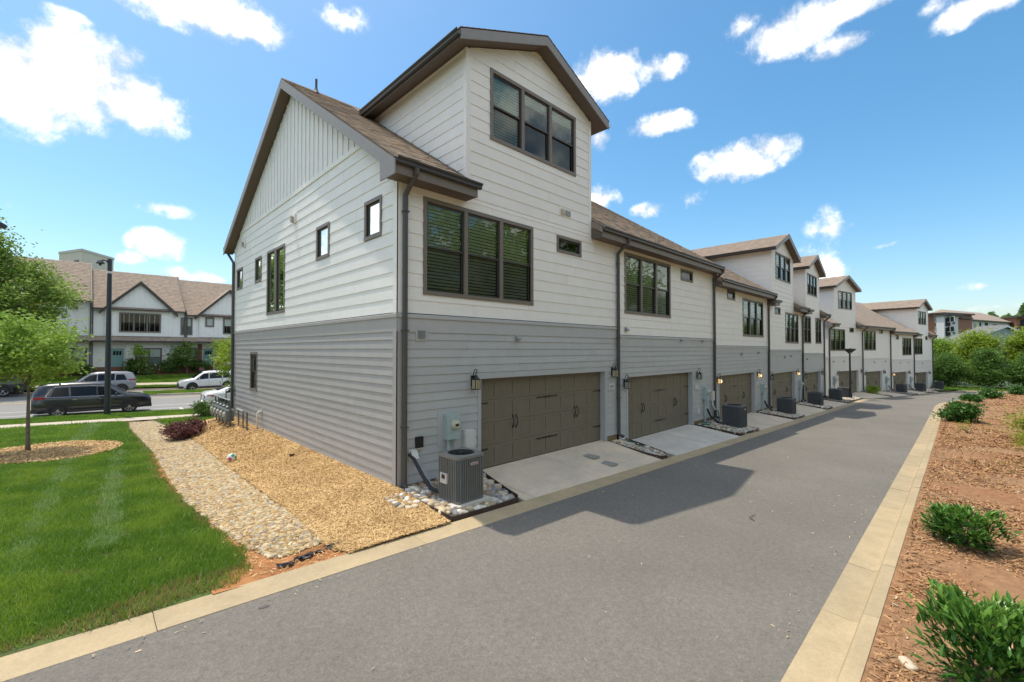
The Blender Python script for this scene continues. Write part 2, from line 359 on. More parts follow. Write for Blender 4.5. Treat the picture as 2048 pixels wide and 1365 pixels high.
# left flat gutter, in cast lengths
def strip_pieces(parent, name, line, prof, m, seg, near, rest_name):
    """line: polyline ; prof: list of (offset to the left, height) ; cast in lengths of seg with open joints, the nearest ones objects of their own"""
    P, t = resample(line, int(np.hypot(*np.diff(np.array(line, float), axis=0).T).sum() / .38)); L = t[-1]; k = 0; rest = MB(); first = True
    offs = [offset(P, o) for o, _ in prof]
    a = 0.
    while a < L - .1:
        b = min(a + seg * (1 + .06*math.sin(a*3.1)), L); tt = np.linspace(a + .003, b - .003, max(2, int((b-a)/.8)+1))
        rows = [[(float(np.interp(q, t, O[:, 0])), float(np.interp(q, t, O[:, 1]))) for q in tt] for O in offs]
        dz = random.uniform(-.004, .004)
        V = [(x, y, float(z_road(x)) + h + dz) for (o, h), row in zip(prof, rows) for x, y in row]; n = len(tt); m_ = len(prof)
        F = [(j*n+i, j*n+i+1, (j+1)*n+i+1, (j+1)*n+i) for j in range(m_-1) for i in range(n-1)] + [tuple(j*n for j in range(m_)), tuple(j*n+n-1 for j in range(m_))[::-1]]
        if math.hypot(V[0][0] - CAM[0], V[0][1] - CAM[1]) < near or math.hypot(V[n-1][0] - CAM[0], V[n-1][1] - CAM[1]) < near:
            q = MB(); q.mesh(V, F, m); q.build(name, parent)
        else: rest.mesh(V, F, m)
        a = b
    if rest.f: rest.build(rest_name, parent, kind='stuff')
lc = bpy.data.objects.new('left_curb', None); COL.objects.link(lc); lc['kind'] = 'structure'
strip_pieces(lc, 'curb_slab', LE[:11], [(-.005, -.05), (-.0, .006), (.20, .004), (.40, .022), (.405, -.06)], curb_m, 3.05, 26, 'far_curb_slab')
# the raised kerb round the far end
strip_pieces(lc, 'curb_slab', LE[10:], [(0, .0), (.30, .0), (.36, .13), (.50, .14), (.52, -.1)], curb_m, 3.05, 5, 'far_end_curb')
rc = bpy.data.objects.new('right_curb', None); COL.objects.link(rc); rc['kind'] = 'structure'
strip_pieces(rc, 'curb_segment', RE, [(.0, .006), (-.27, -.014), (-.33, .01), (-.365, .10), (-.40, .115), (-.50, .115), (-.52, -.1)], curb_m, 1.75, 34, 'far_curb_segment')

# right bank of red mulch
A_, B_ = match(RE, [(x + (3 if i > 10 else 0) - (0 if i < 11 else (i-10)*1.), y - 22 + (4 if i > 10 else 0)) for i, (x, y) in enumerate(RE)], 150)
A_ = offset(A_, -.50)
w = (np.linspace(0, 1, 40)**1.6)[:, None, None]; G = A_[None]*(1-w) + B_[None]*w
def z_bank(x, y):
    d = np.clip(-6.95 - y - np.interp(x, [-16, 40, 48, 63, 70], [0, -.4, .2, 2.9, 6]), 0, 30)
    return z_road(x) + .105 + .012*d + .03*np.sin(x*.9+y*1.3)*np.clip(d, 0, 1) + .02*np.sin(x*2.3-y*1.9)*np.clip(d, 0, 1) - .07*np.clip(d-3, 0, 30)*.3
grid_mesh('clay_bank', G[..., 0], G[..., 1], z_bank(G[..., 0], G[..., 1]), clay_m)

# left yard: lawn sheet with mulch bed and dry creek laid over it
xs = np.linspace(-40, 0, 161); ys = np.linspace(-1.8, 19.3, 86); X, Y = np.meshgrid(xs, ys); grid_mesh('lawn', X, Y, H_left(X, Y), lawn_m)
def yard_patch(name, poly, m, dz, step=.22, kind='structure'):
    P = np.array(poly); x0, y0 = P.min(0); x1, y1 = P.max(0)
    X, Y = np.meshgrid(np.arange(x0, x1+step, step), np.arange(y0, y1+step, step))
    cx, cy = X[:-1, :-1] + step/2, Y[:-1, :-1] + step/2
    return grid_mesh(name, X, Y, H_left(X, Y) + dz, m, mask=in_poly(cx, cy, poly), kind=kind)
CREEK_L = [(-2.75,19.0),(-2.9,16),(-2.85,12.5),(-2.8,9.0),(-2.9,5.5),(-2.95,2.6),(-2.8,.6),(-2.68,-.6),(-2.5,-1.25)]
CREEK_R = [(-1.9,19.0),(-1.75,15.5),(-1.65,12),(-1.62,9),(-1.7,5.5),(-1.75,3),(-1.75,1.2),(-1.7,-.2),(-1.85,-1.15)]
CREEK = CREEK_L + CREEK_R[::-1]
MULCH = [(-1.85,-1.35),(-1.75,.5),(-1.72,3),(-1.68,6),(-1.62,9),(-1.6,11.5),(-1.7,13.5),(-1.4,15.5),(-.6,16.6),(.6,17),(1.2,15.5),(.05,12.7),(.05,-.1),(-.05,-1.83),(-.9,-1.83),(-1.75,-1.83)]
CLAYP = [(-3.3,-1.83),(-2.9,-1.0),(-2.85,2),(-3.05,5.5),(-2.9,9.2),(-1.6,9),(-1.6,-1.83)]
yard_patch('creek_soil', CLAYP, clay_patch, .012, .11)
yard_patch('mulch_bed', MULCH, mulch_base, .03, .11)
TREE = (-5.44, 11.53)
RING = [(TREE[0] + .35 + (1.55 + .22*math.sin(3*a+1))*math.cos(a), TREE[1] - .45 + 1.95*math.sin(a) + .25*math.sin(2*a)) for a in np.linspace(0, 2*math.pi, 24)[:-1]]
yard_patch('tree_ring_mulch', RING, mulch_base, .05, .15)
# pavement and verge along the street
def sheet(name, x0, x1, y0, y1, hf, m, dz=0., nx=40, ny=3, parent=None, kind='structure'):
    X, Y = np.meshgrid(np.linspace(x0, x1, nx), np.linspace(y0, y1, ny)); return grid_mesh(name, X, Y, hf(X, Y) + dz, m, parent=parent, kind=kind)
HL = lambda x, y: -.18 - .031*x - .027*(y + 1.8)
sw = bpy.data.objects.new('sidewalk', None); COL.objects.link(sw); sw['kind'] = 'structure'
for i in range(44):
    x0 = -32 + i*1.52; sheet('paving_slab', x0 + .008, x0 + 1.512, 19.35, 20.95, HL, walk_m, .02, 3, 3, sw, None)
HV = lambda x, y: lerp(HL(x, 20.95), H_street(x) + .14, np.clip((y - 20.95)/3.0, 0, 1))
sheet('verge', -40, 40, 20.95, 23.95, HV, lawn_m, .0, 60, 4)
HS = lambda x, y: H_street(x) + 0*y
sheet('street', -70, 70, 24.4, 43.1, HS, street_m, 0, 60, 6)
def kerb(name, x0, x1, ya, yb, side):
    b = MB()
    prof = [(0, .0), (.28*side, .0), (.32*side, .13), (.46*side, .14), (.46*side, -.1)]
    xs = np.linspace(x0, x1, 30)
    V = [(x, ya + o, float(H_street(x)) + h + .004) for o, h in prof for x in xs]; n = len(xs)
    b.mesh(V, [(j*n+i, j*n+i+1, (j+1)*n+i+1, (j+1)*n+i) for j in range(len(prof)-1) for i in range(n-1)], curb_m2); return b.build(name, kind='structure')
kerb('street_curb', -60, 60, 24.4, 0, -1); kerb('far_street_curb', -60, 60, 43.1, 0, 1)
def stripe(x0, x1, y0, y1, m):
    b = MB(); b.face([(x0, y0, H_street(x0)+.004), (x1, y0, H_street(x1)+.004), (x1, y1, H_street(x1)+.004), (x0, y1, H_street(x0)+.004)], m); return b.build('lane_marking', kind='structure')
stripe(-60, 60, 26.82, 26.94, paint_w); stripe(-60, 60, 29.0, 29.13, paint_w); stripe(-60, 60, 34.7, 34.82, paint_y); stripe(-60, 60, 34.95, 35.07, paint_y)
stripe(.05, .2, 24.5, 26.8, paint_w)
# planted island between the lanes and the parking bay
b = MB(); n = 30; isl = [(-1.2 + (0 if i == 0 else 0), 0) for i in range(1)]
poly = [(14, 36.8), (14, 39.7), (.4, 39.7), (-.6, 39.2), (-.95, 38.3), (-.6, 37.3), (.4, 36.8)]
cx = sum(p[0] for p in poly)/len(poly); cy = sum(p[1] for p in poly)/len(poly)
inner = [(cx + (x-cx)*.975, cy + (y-cy)*.86) for x, y in poly]
hz = lambda x, d: float(H_street(x)) + d
for i in range(len(poly)):
    j = (i+1) % len(poly); p, q, r_, s_ = poly[i], poly[j], inner[j], inner[i]
    b.face([(*p, hz(p[0], -.02)), (*q, hz(q[0], -.02)), (*q, hz(q[0], .14)), (*p, hz(p[0], .14))], curb_m2)
    b.face([(*p, hz(p[0], .14)), (*q, hz(q[0], .14)), (*r_, hz(r_[0], .15)), (*s_, hz(s_[0], .15))], curb_m2)
b.face([(*p, hz(p[0], .15)) for p in inner], lawn_m); b.build('traffic_island', kind='structure')
sheet('far_verge', -60, 60, 43.55, 44.7, H_far, lawn_m, .14, 40, 3); sheet('far_sidewalk', -60, 60, 44.7, 46.0, H_far, walk_m, .14, 40, 3)
sheet('far_lawn', -60, 60, 46.0, 49.3, H_far, lawn_m, .14, 40, 6); sheet('far_bed', -60, 60, 49.3, 51.0, H_far, mulch_base, .16, 40, 4)
# verge behind the far end of the alley
P = offset(LE[9:], .5); Q = offset(LE[9:], 9.)
G = np.stack([P, P*.5+Q*.5, Q]); grid_mesh('end_verge', G[..., 0], G[..., 1], z_road(G[..., 0]) + .12, lawn_m)

# ------------------------------------------------------------------ townhouses
def rect_minus(rects, o):
    u0, u1, v0, v1 = o; out = []
    for a, b, c, d in rects:
        if b <= u0 or a >= u1 or d <= v0 or c >= v1: out.append((a, b, c, d)); continue
        if a < u0: out.append((a, u0, c, d))
        if b > u1: out.append((u1, b, c, d))
        m0, m1 = max(a, u0), min(b, u1)
        if c < v0: out.append((m0, m1, c, v0))
        if d > v1: out.append((m0, m1, v1, d))
    return [r for r in out if r[1]-r[0] > .012 and r[3]-r[2] > .008]
def clip_poly(P, planes):
    for a, b, c in planes:                      # keep a*u+b*v <= c
        Q = []
        for i in range(len(P)):
            p, q = P[i], P[(i+1) % len(P)]; dp = a*p[0]+b*p[1]-c; dq = a*q[0]+b*q[1]-c
            if dp <= 0: Q.append(p)
            if dp*dq < 0:
                t = dp/(dp-dq); Q.append((p[0]+(q[0]-p[0])*t, p[1]+(q[1]-p[1])*t))
        P = Q
        if len(P) < 3: return []
    return P
class Siding:
    """lapped boards on one wall ; each board one object (single) or all joined"""
    def __init__(s, root, single, cap=290): s.root = root; s.single = single; s.joined = MB(); s.n = 0; s.cap = cap
    def lap(s, fmap, u0, u1, v0, exp, vmax, m, openings=(), planes=(), board=3.66, d0=.005, d1=.021, seed=0):
        rg = random.Random(seed); k = 0; v = v0
        while v < vmax - .01:
            va, vb = v, min(v + exp, vmax); joints = [u0]; a = u0 + rg.uniform(.35, 1.)*board
            while a < u1 - .4: joints.append(a); a += board
            joints.append(u1)
            for a, b in zip(joints[:-1], joints[1:]):
                rects = [(a + .0025, b - .0025, va, vb)]
                for o in openings: rects = rect_minus(rects, o)
                groups = []
                for r in rects:                                   # touching pieces belong to one board
                    hit = [g for g in groups if any(r[0] <= q[1]+1e-4 and r[1] >= q[0]-1e-4 and r[2] <= q[3]+1e-4 and r[3] >= q[2]-1e-4 for q in g)]
                    ng = [r] + sum(hit, []); groups = [g for g in groups if g not in hit] + [ng]
                for g in groups:
                    one = s.single and s.n < s.cap; mb = MB() if one else s.joined; ok = False
                    for a0, b0, c0, e0 in g:
                        P = clip_poly([(a0, c0), (b0, c0), (b0, e0), (a0, e0)], planes)
                        if not P: continue
                        ok = True; dd = lambda q: d0 + (d1-d0)*(va + exp - q)/exp
                        vs = [fmap(p, q, dd(q)) for p, q in P] + [fmap(p, q, -.01) for p, q in P]; n = len(P)
                        mb.mesh(vs, [tuple(range(n))] + [(i, n+i, n+(i+1) % n, (i+1) % n) for i in range(n)], m)
                    if one and ok: mb.build('plank', s.root); s.n += 1
            v += exp; k += 1
    def finish(s):
        if s.joined.f: s.joined.build('siding', s.root, kind='stuff')

def board(mb, fmap, u0, u1, v0, v1, d0, d1, m):
    vs = [fmap(u, v, d) for d in (d0, d1) for u, v in ((u0, v0), (u1, v0), (u1, v1), (u0, v1))]
    mb.mesh(vs, [(0,1,2,3), (4,5,6,7), (0,1,5,4), (1,2,6,5), (2,3,7,6), (3,0,4,7)], m)
def window(root, fmap, u0, u1, v0, v1, n=3, split=True, blinds=True, fine=True, trim=.085, blind_parts=None, trim_m=None):
    t = MB(); tm = trim_m or bronze; D = .034
    board(t, fmap, u0, u1, v1 - trim, v1, 0, D, tm); board(t, fmap, u0, u1, v0, v0 + trim, 0, D + .004, tm)
    board(t, fmap, u0, u0 + trim, v0 + trim, v1 - trim, 0, D - .002, tm); board(t, fmap, u1 - trim, u1, v0 + trim, v1 - trim, 0, D - .002, tm)
    lites = []; mull = .10; wl = (u1 - u0 - 2*trim - (n-1)*mull)/n
    for i in range(n):
        a = u0 + trim + i*(wl + mull); lites.append((a, a + wl))
        if i < n-1: board(t, fmap, a + wl, a + wl + mull, v0 + trim, v1 - trim, -.02, D - .004, tm)
    # dark room behind
    t.face([fmap(u0+.02, v0+.02, -.17), fmap(u1-.02, v0+.02, -.17), fmap(u1-.02, v1-.02, -.17), fmap(u0+.02, v1-.02, -.17)], dark_in)
    for (a, b, c, d) in ((u0+.02, u0+.03, v0+.02, v1-.02), (u1-.03, u1-.02, v0+.02, v1-.02), (u0+.03, u1-.03, v0+.02, v0+.03), (u0+.03, u1-.03, v1-.03, v1-.02)):
        board(t, fmap, a, b, c, d, -.17, 0, dark_in)
    w = t.build('window', root); s = .038
    for i, (a, b) in enumerate(lites):
        va, vb = v0 + trim, v1 - trim; vm = (va + vb)/2 if split else None; sb = MB()
        for (c, d, dep) in ([(va, vm + .015, -.034), (vm - .015, vb, -.004)] if split else [(va, vb, -.010)]):
            for q in ((a, b, c, c + s), (a, b, d - s, d), (a, a + s, c + s, d - s), (b - s, b, c + s, d - s)): board(sb, fmap, *q, dep - .03, dep, gutter_m if not trim_m else tm)
        sb.build('sash', w)
        for (c, d, dep, gm) in ([(va + s, vm, -.050, screen_glass), (vm + s, vb - s, -.020, glass_up)] if split else [(va + s, vb - s, -.024, glass)]):
            g = MB(); g.face([fmap(a + s, c, dep), fmap(b - s, c, dep), fmap(b - s, d, dep), fmap(a + s, d, dep)], gm); g.build('pane', w)
        if blinds:
            bl = MB(); low = va + .05 if blind_parts is None else vb - (vb-va)*blind_parts[i]
            step = .072 if fine else .14; v = vb - .05
            if fine: board(bl, fmap, a + .03, b - .03, vb - .07, vb - .02, -.11, -.075, blind_m)
            while v > low:
                bl.face([fmap(a + .035, v, -.078), fmap(b - .035, v, -.078), fmap(b - .035, v - step*.62, -.10), fmap(a + .035, v - step*.62, -.10)], blind_m); v -= step
            if bl.f: bl.build('blind', w)
    return w

SL = .667
def roof_z(y, dr): return 10.55 + dr - (SL*(6.11 - y) if y < 6.11 else .54*(y - 6.11))
panel_cache = {}
def garage_door(root, gx0, gx1, zb, zt, fine):
    Y = .155; W = gx1 - gx0; H = zt - zb; b = MB()
    b.face([(gx0, Y + .040, zb), (gx1, Y + .040, zb), (gx1, Y + .040, zt), (gx0, Y + .040, zt)], door_m)
    nc, nr = 8, 4; cw = W/nc; rh = H/nr; st = .055; panels = []
    for r in range(nr):
        z0 = zb + r*rh
        b.box(gx0, gx1, Y, Y + .030, z0 + .003, z0 + .075, door_m); b.box(gx0, gx1, Y, Y + .030, z0 + rh - .075, z0 + rh - .003, door_m)
        for c in range(nc):
            x0 = gx0 + c*cw; b.box(x0, x0 + st, Y, Y + .030, z0 + .075, z0 + rh - .075, door_m); b.box(x0 + cw - st, x0 + cw, Y, Y + .030, z0 + .075, z0 + rh - .075, door_m)
            panels.append((x0 + st, x0 + cw - st, z0 + .075, z0 + rh - .075))
    d = b.build('garage_door', root); rest = MB()
    for (x0, x1, z0, z1) in panels:
        n = 6; w = (x1 - x0 - .004)/n; key = (round(w, 4), round(z1 - z0, 4), fine)
        def strips(mb, ox, oz):
            for i in range(n):
                a = ox + .002 + i*w; g = .006
                mb.mesh([(a, .012, oz), (a + g, .008, oz), (a + w - g, .008, oz), (a + w, .012, oz), (a, .012, oz + z1 - z0), (a + g, .008, oz + z1 - z0), (a + w - g, .008, oz + z1 - z0), (a + w, .012, oz + z1 - z0)],
                        [(0,1,5,4), (1,2,6,5), (2,3,7,6)], door_m)
        if fine:
            if key not in panel_cache:
                mb = MB(); strips(mb, 0, 0); o = mb.build('panel', d); panel_cache[key] = o.data; o.location = (x0, Y, z0)
            else: link('panel', panel_cache[key], d, (x0, Y, z0))
        else:
            mb = MB(); strips(mb, 0, 0); rest.mesh([(x + x0, y + Y, z + z0) for x, y, z in mb.v], mb.f, door_m)
    if rest.f: rest.build('panels', d, kind='stuff')
    # strap hinges and pulls
    def strap(xa, xb, z):
        h = MB(); s_ = 1 if xb > xa else -1; L = abs(xb - xa)
        prof = [(0, .022), (L*.12, .028), (L*.2, .014), (L*.75, .009), (L*.86, .016), (L*.93, .012), (L, .002)]
        poly = [(xa + s_*u, z + w_) for u, w_ in prof] + [(xa + s_*u, z - w_) for u, w_ in prof[::-1]]
        h.prism(poly, Y - .012, Y - .001, lambda u, v, t: (u, t, v), iron); h.build('strap_hinge', d)
    xc = (gx0 + gx1)/2
    for z in (zb + H*.72, zb + H*.205):
        strap(gx0 + .01, gx0 + .36, z); strap(gx1 - .01, gx1 - .36, z); strap(xc - .02, xc - .42, z); strap(xc + .02, xc + .42, z)
    for xq in (gx0 + W*.25, gx0 + W*.75):
        for sx in (-1, 1):
            h = MB(); x = xq + sx*.055; z = zb + H*.47
            h.tube([(x, Y, z - .13), (x, Y - .02, z - .12), (x + sx*.012, Y - .05, z - .06), (x + sx*.012, Y - .05, z + .06), (x, Y - .02, z + .12), (x, Y, z + .13)], .011, iron, 6); h.box(x - .018, x + .018, Y - .008, Y - .001, z - .17, z - .10, iron); h.box(x - .018, x + .018, Y - .008, Y - .001, z + .10, z + .17, iron); h.build('pull_handle', d)
    return d

shingle_meshes = []
for k, wd in enumerate((.30, .26, .34)):
    mb = MB(); mb.mesh([(0, 0, .012), (wd, 0, .012), (wd, .15, .003), (0, .15, .003), (0, 0, 0), (wd, 0, 0)], [(0,1,2,3), (0,4,5,1), (0,3,4), (1,5,2)], shingle_m)
    me = bpy.data.meshes.new('shingle'); me.from_pydata(mb.v, [], mb.f); me.materials.append(shingle_m); shingle_meshes.append((me, wd))
def shingle_field(root, x0, x1, ya, yb, dr, single, skip=None, seed=1):
    """courses of tabs on the front slope between eave y=ya and y=yb"""
    c = math.cos(math.atan(SL)); s = math.sin(math.atan(SL)); rg = random.Random(seed); L = (yb - ya)/c; rest = MB(); n = 0; k = 0; v = 0.
    ang = math.atan(SL)
    while v < L - .05:
        y = ya + v*c; z = roof_z(y, dr) + .002; x = x0 + rg.uniform(-.2, 0)
        while x < x1:
            me, wd = shingle_meshes[rg.randrange(3)]; xa, xb = max(x, x0), min(x + wd - .004, x1); lift = rg.choice((0, 0, .006))
            if xb - xa > .03:
                if single and n < 300 and xa == x and xb < x1:
                    o = link('shingle', me, root, (xa, y, z + lift), (ang, 0, 0)); n += 1
                else:
                    q = lambda u, w, h: (u, y + w*c - h*s, z + lift + w*s + h*c)
                    rest.mesh([q(xa, 0, .012), q(xb, 0, .012), q(xb, .15, .003), q(xa, .15, .003), q(xa, 0, 0), q(xb, 0, 0)], [(0,1,2,3), (0,4,5,1)], shingle_m, rg.uniform(.02, 1))
            x += wd
        v += .142; k += 1
    if rest.f: rest.build('shingles', root, kind='stuff')

def gutter(root, x0, x1, y, z, name='gutter'):
    """K-style gutter along x, its back at y, its lip at z"""
    prof = [(0, 0), (0, -.12), (-.055, -.12), (-.075, -.10), (-.075, -.06), (-.115, -.025), (-.115, 0), (-.105, 0), (-.105, -.02), (-.068, -.055), (-.068, -.09), (-.05, -.112), (-.008, -.112), (-.008, 0)]
    b = MB(); b.prism([(y + u, z + v) for u, v in prof], x0, x1, lambda u, v, t: (t, u, v), gutter_m); return b.build(name, root)
def downspout(root, x, y0, ztop, zbot, name='downspout', kick=True, ywall=-.03):
    b = MB(); yw = ywall - .05
    b.tube([(x, y0, ztop), (x, y0 + .01, ztop - .09), (x, (y0*.75 + yw*.25), ztop - .17), (x, (y0*.3 + yw*.7), ztop - .30), (x, yw, ztop - .42), (x, yw, ztop - .6), (x, yw, zbot + .12)] + ([(x, yw - .03, zbot + .06), (x, yw - .16, zbot + .015)] if kick else []), .052, spout_m, 8)
    o = b.build(name, root, smooth=False)
    for z in (zbot + 1.2, (ztop + zbot)/2, ztop - .75):
        s_ = MB(); s_.box(x - .062, x + .062, yw - .056, yw + .05, z, z + .025, spout_m); s_.build('strap', o)
    return o

DEPTH = 12.68
def townhouse(label, origin, rz, W, zb, dr, slab, gx, gtop, wins, dorm=None, lower=None, detail=2, end_left=False, roof_l=0., roof_r=0., spouts=(), seed=1, group='alley townhouses', vents=()):
    root = thing('townhouse', label, 'townhouse', (*origin, 0), rz, group); lower = lower or grey_siding
    base = zb - 3.36; F = lambda u, v, d: (u, -d, v)
    # core body behind the boards
    wz = 6.14 + dr
    core = MB()
    poly = [(.20, slab - 1.2), (DEPTH - .02, slab - 1.2), (DEPTH - .02, roof_z(DEPTH, dr) - .36), (6.11, roof_z(6.11, dr) - .36), (.20, wz)]
    core.prism(poly, .20 if end_left else .02, W - .02, lambda y, z, x: (x, y, z), dark_in); core.build('core', root)
    ops = [(gx[0] - .10, gx[1] + .10, base - 1, gtop + .10)] + [(a, b, c, d) for (a, b, c, d, *_r) in wins]
    top = wz - .20
    sd = Siding(root, detail == 2)
    sd.lap(F, .10, W - .005, base - .008, .178, zb - .365, lower, ops, seed=seed)
    # belt: ledge, frieze board
    tb = MB(); board(tb, F, 0.0, W, zb - .365, zb - .085, 0, .026, lower); tb.mesh([F(-.0, zb - .085, .0), F(W, zb - .085, .0), F(W, zb, 0), F(0, zb, 0), F(0, zb - .085, .05), F(W, zb - .085, .05), F(W, zb - .02, .05), F(0, zb - .02, .05)], [(4,5,6,7), (7,6,2,3), (0,1,5,4), (0,4,7,3), (1,2,6,5)], lower); tb.build('belt_trim', root)
    dops = list(ops)
    if dorm:
        dx0, dx1, dzs, dza, dw = dorm; dops.append(dw[:4]); xm = (dx0 + dx1)/2; ds = (dza - dzs)/(xm - dx0)
    sd.lap(F, .10 if end_left else .005, W - .005, zb + .012, .267, top, white_siding, ops, seed=seed+5, d1=.019)
    if dorm:
        kk = math.ceil((top - zb - .012)/.267 - 1e-6); v0 = top
        pl = [(-ds, 1, dzs - ds*dx0), (ds, 1, dza + ds*xm)]
        nx = zb + .012 + kk*.267
        sd.lap(F, dx0 + .10, dx1 - .10, v0, nx - v0, nx, white_siding, dops, pl, seed=seed+6, d1=.019); sd.lap(F, dx0 + .10, dx1 - .10, nx, .267, dza, white_siding, dops, pl, seed=seed+7, d1=.019)
        # corner boards and cheeks of the dormer
        for a, b in ((dx0 - .005, dx0 + .10), (dx1 - .10, dx1 + .005)): cb = MB(); board(cb, F, a, b, top - .05, dzs + (0.0), 0, .024, white_siding); cb.build('corner_board', root)
        y_of = lambda z: (z - (10.55 + dr))/SL + 6.11
        FL = lambda u, v, d: (dx0 - d, u, v); FR = lambda u, v, d: (dx1 + d, u, v)
        pl2 = [(SL, -1, -(10.55 + dr) + SL*6.11 + .0)]
        for fm in (FL, FR): sd.lap(fm, .0, 5.2, top - .05, .267, dzs, white_siding, (), pl2, seed=seed+8, d1=.019, board=5.4)
        for fm in (FL, FR):
            cb = MB(); board(cb, fm, -.02, .085, top - .05, dzs, 0, .026, white_siding); cb.build('corner_board', root)
        dc = MB(); dc.prism([(dx0 + .015, top), (dx1 - .015, top), (dx1 - .015, dzs), (xm, dza - .01), (dx0 + .015, dzs)], .20, 6.3, lambda x, z, y: (x, y, z), dark_in); dc.build('dormer_core', root)
        # dormer roof
        ov, fo, th = .44, .36, .23; e = ds*ov; rm = MB()
        polyr = [(dx0 - ov, dzs - e + .02), (xm, dza + .02), (dx1 + ov, dzs - e + .02), (dx1 + ov, dzs - e + th), (xm, dza + th + .01), (dx0 - ov, dzs - e + th)]
        left = [polyr[0], polyr[1], polyr[4], polyr[5]]; right = [polyr[1], polyr[2], polyr[3], polyr[4]]
        for P in (left, right): rm.prism(P, -fo + .02, 6.6, lambda x, z, y: (x, y, z), soffit_m)
        dr_ = rm.build('dormer_roof', root)
        sh = MB()
        for (xa, za), (xb, zb_) in (((dx0 - ov - .02, dzs - e + th - .008), (xm, dza + th + .012)), ((dx1 + ov + .02, dzs - e + th - .008), (xm, dza + th + .012))):
            nseg = 18
            for i in range(nseg):
                t0, t1 = i/nseg, (i+1)/nseg; p = lambda t: (xa + (xb-xa)*t, za + (zb_-za)*t)
                (x0_, z0_), (x1_, z1_) = p(t0), p(t1)
                sh.mesh([(x0_, -fo - .02, z0_ + .016), (x0_, 6.62, z0_ + .016), (x1_, 6.62, z1_ + .004), (x1_, -fo - .02, z1_ + .004), (x0_, -fo - .02, z0_), (x0_, 6.62, z0_)], [(0,1,2,3), (0,4,5,1), (0,3,4)], roof_far_m)
        sh.build('shingles', dr_, kind='stuff')
        bb = MB()
        for P in ([(dx0 - ov, dzs - e - .01), (xm, dza - .01), (xm, dza + th - .015), (dx0 - ov, dzs - e + th - .02)], [(xm, dza - .01), (dx1 + ov, dzs - e - .01), (dx1 + ov, dzs - e + th - .02), (xm, dza + th - .015)]):
            bb.prism(P, -fo - .012, -fo + .018, lambda x, z, y: (x, y, z), fascia_m)
        bb.build('bargeboard', root)
        # side gutters
        for xs_, sg in ((dx0 - ov, -1), (dx1 + ov, 1)):
            yend = 6.0 if sg > 0 else y_of(dzs - e + .05)
            prof = [(0, 0), (0, -.12), (.055, -.12), (.075, -.10), (.075, -.06), (.115, -.02), (.115, .0), (.10, .0), (.06, -.09), (.01, -.10), (.01, 0)]
            g = MB(); g.prism([(xs_ + sg*u, dzs - e + th - .045 + v) for u, v in prof], -fo + .0, yend, lambda x, z, y: (x, y, z), gutter_m); g.build('gutter', root)
        window(root, F, *dw[:4], n=dw[4], fine=detail == 2, blind_parts=dw[5] if len(dw) > 5 else None)
    sd_end = None
    if end_left:
        E_ = lambda u, v, d: (-d, u, v)
        eops = [(a, b, c, d) for (a, b, c, d, *_r) in end_left]
        ml = [(-SL, 1, 10.22 + dr - SL*6.11), (.54, 1, 10.22 + dr + .54*6.11)]
        sd2 = Siding(root, detail == 2, 1000)
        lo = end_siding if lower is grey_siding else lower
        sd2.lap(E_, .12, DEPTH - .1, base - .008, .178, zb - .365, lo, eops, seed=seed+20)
        sd2.lap(E_, .12, DEPTH - .1, zb + .012, .267, 7.10 + dr, white_siding, eops, ml, seed=seed+21, d1=.019); sd2.finish()
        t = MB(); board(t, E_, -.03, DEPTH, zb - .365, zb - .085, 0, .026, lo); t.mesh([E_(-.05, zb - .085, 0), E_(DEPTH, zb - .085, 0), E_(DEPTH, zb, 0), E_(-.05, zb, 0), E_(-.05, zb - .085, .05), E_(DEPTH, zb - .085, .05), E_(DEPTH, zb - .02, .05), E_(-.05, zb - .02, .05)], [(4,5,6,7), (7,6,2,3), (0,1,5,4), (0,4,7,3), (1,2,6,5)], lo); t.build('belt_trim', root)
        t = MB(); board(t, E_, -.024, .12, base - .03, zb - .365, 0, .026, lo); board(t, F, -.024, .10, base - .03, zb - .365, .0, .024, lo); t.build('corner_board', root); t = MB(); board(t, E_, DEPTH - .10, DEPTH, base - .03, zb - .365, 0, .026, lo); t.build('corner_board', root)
        t = MB(); board(t, E_, -.024, .12, zb, wz - .2, 0, .026, white_siding); board(t, F, -.024, .10, zb, wz - .2, 0, .024, white_siding); t.build('corner_board', root); t = MB(); board(t, E_, DEPTH - .10, DEPTH, zb, roof_z(DEPTH, dr) - .34, 0, .026, white_siding); t.build('corner_board', root)
        # board and batten gable
        zt = 7.10 + dr
        ya, yb = (zt - 10.22 - dr)/SL + 6.11, 6.11 + (10.22 + dr - zt)/.54
        g = MB(); g.prism([(ya, zt + .1), (yb, zt + .1), (6.11, 10.23 + dr)], .0, .010, lambda u, v, t: (-t, u, v), white_siding); g.build('gable_panel', root)
        t = MB(); P = clip_poly([(ya - .2, zt), (yb + .2, zt), (yb + .2, zt + .11), (ya - .2, zt + .11)], ml); t.prism(P, 0, .034, lambda u, v, t: (-t, u, v), white_siding); t.build('band_board', root)
        u = ya + .16
        while u < yb - .1:
            P = clip_poly([(u, zt + .11), (u + .05, zt + .11), (u + .05, 11), (u, 11)], ml)
            if P: t = MB(); t.prism(P, .008, .030, lambda u, v, t: (-t, u, v), white_siding); t.build('batten', root)
            u += .305
        for (a, b, c, d, n, sp) in end_left: window(root, E_, a, b, c, d, n=n, split=sp, blinds=(c > 5 and a < 5), fine=True, trim=.075)
    sd.finish()
    for (a, b, c, d, n, sp, *bp) in wins: window(root, F, a, b, c, d, n=n, split=sp, fine=detail == 2, trim=.085 if n > 1 else .07, blinds=n > 1, blind_parts=bp[0] if bp else None)
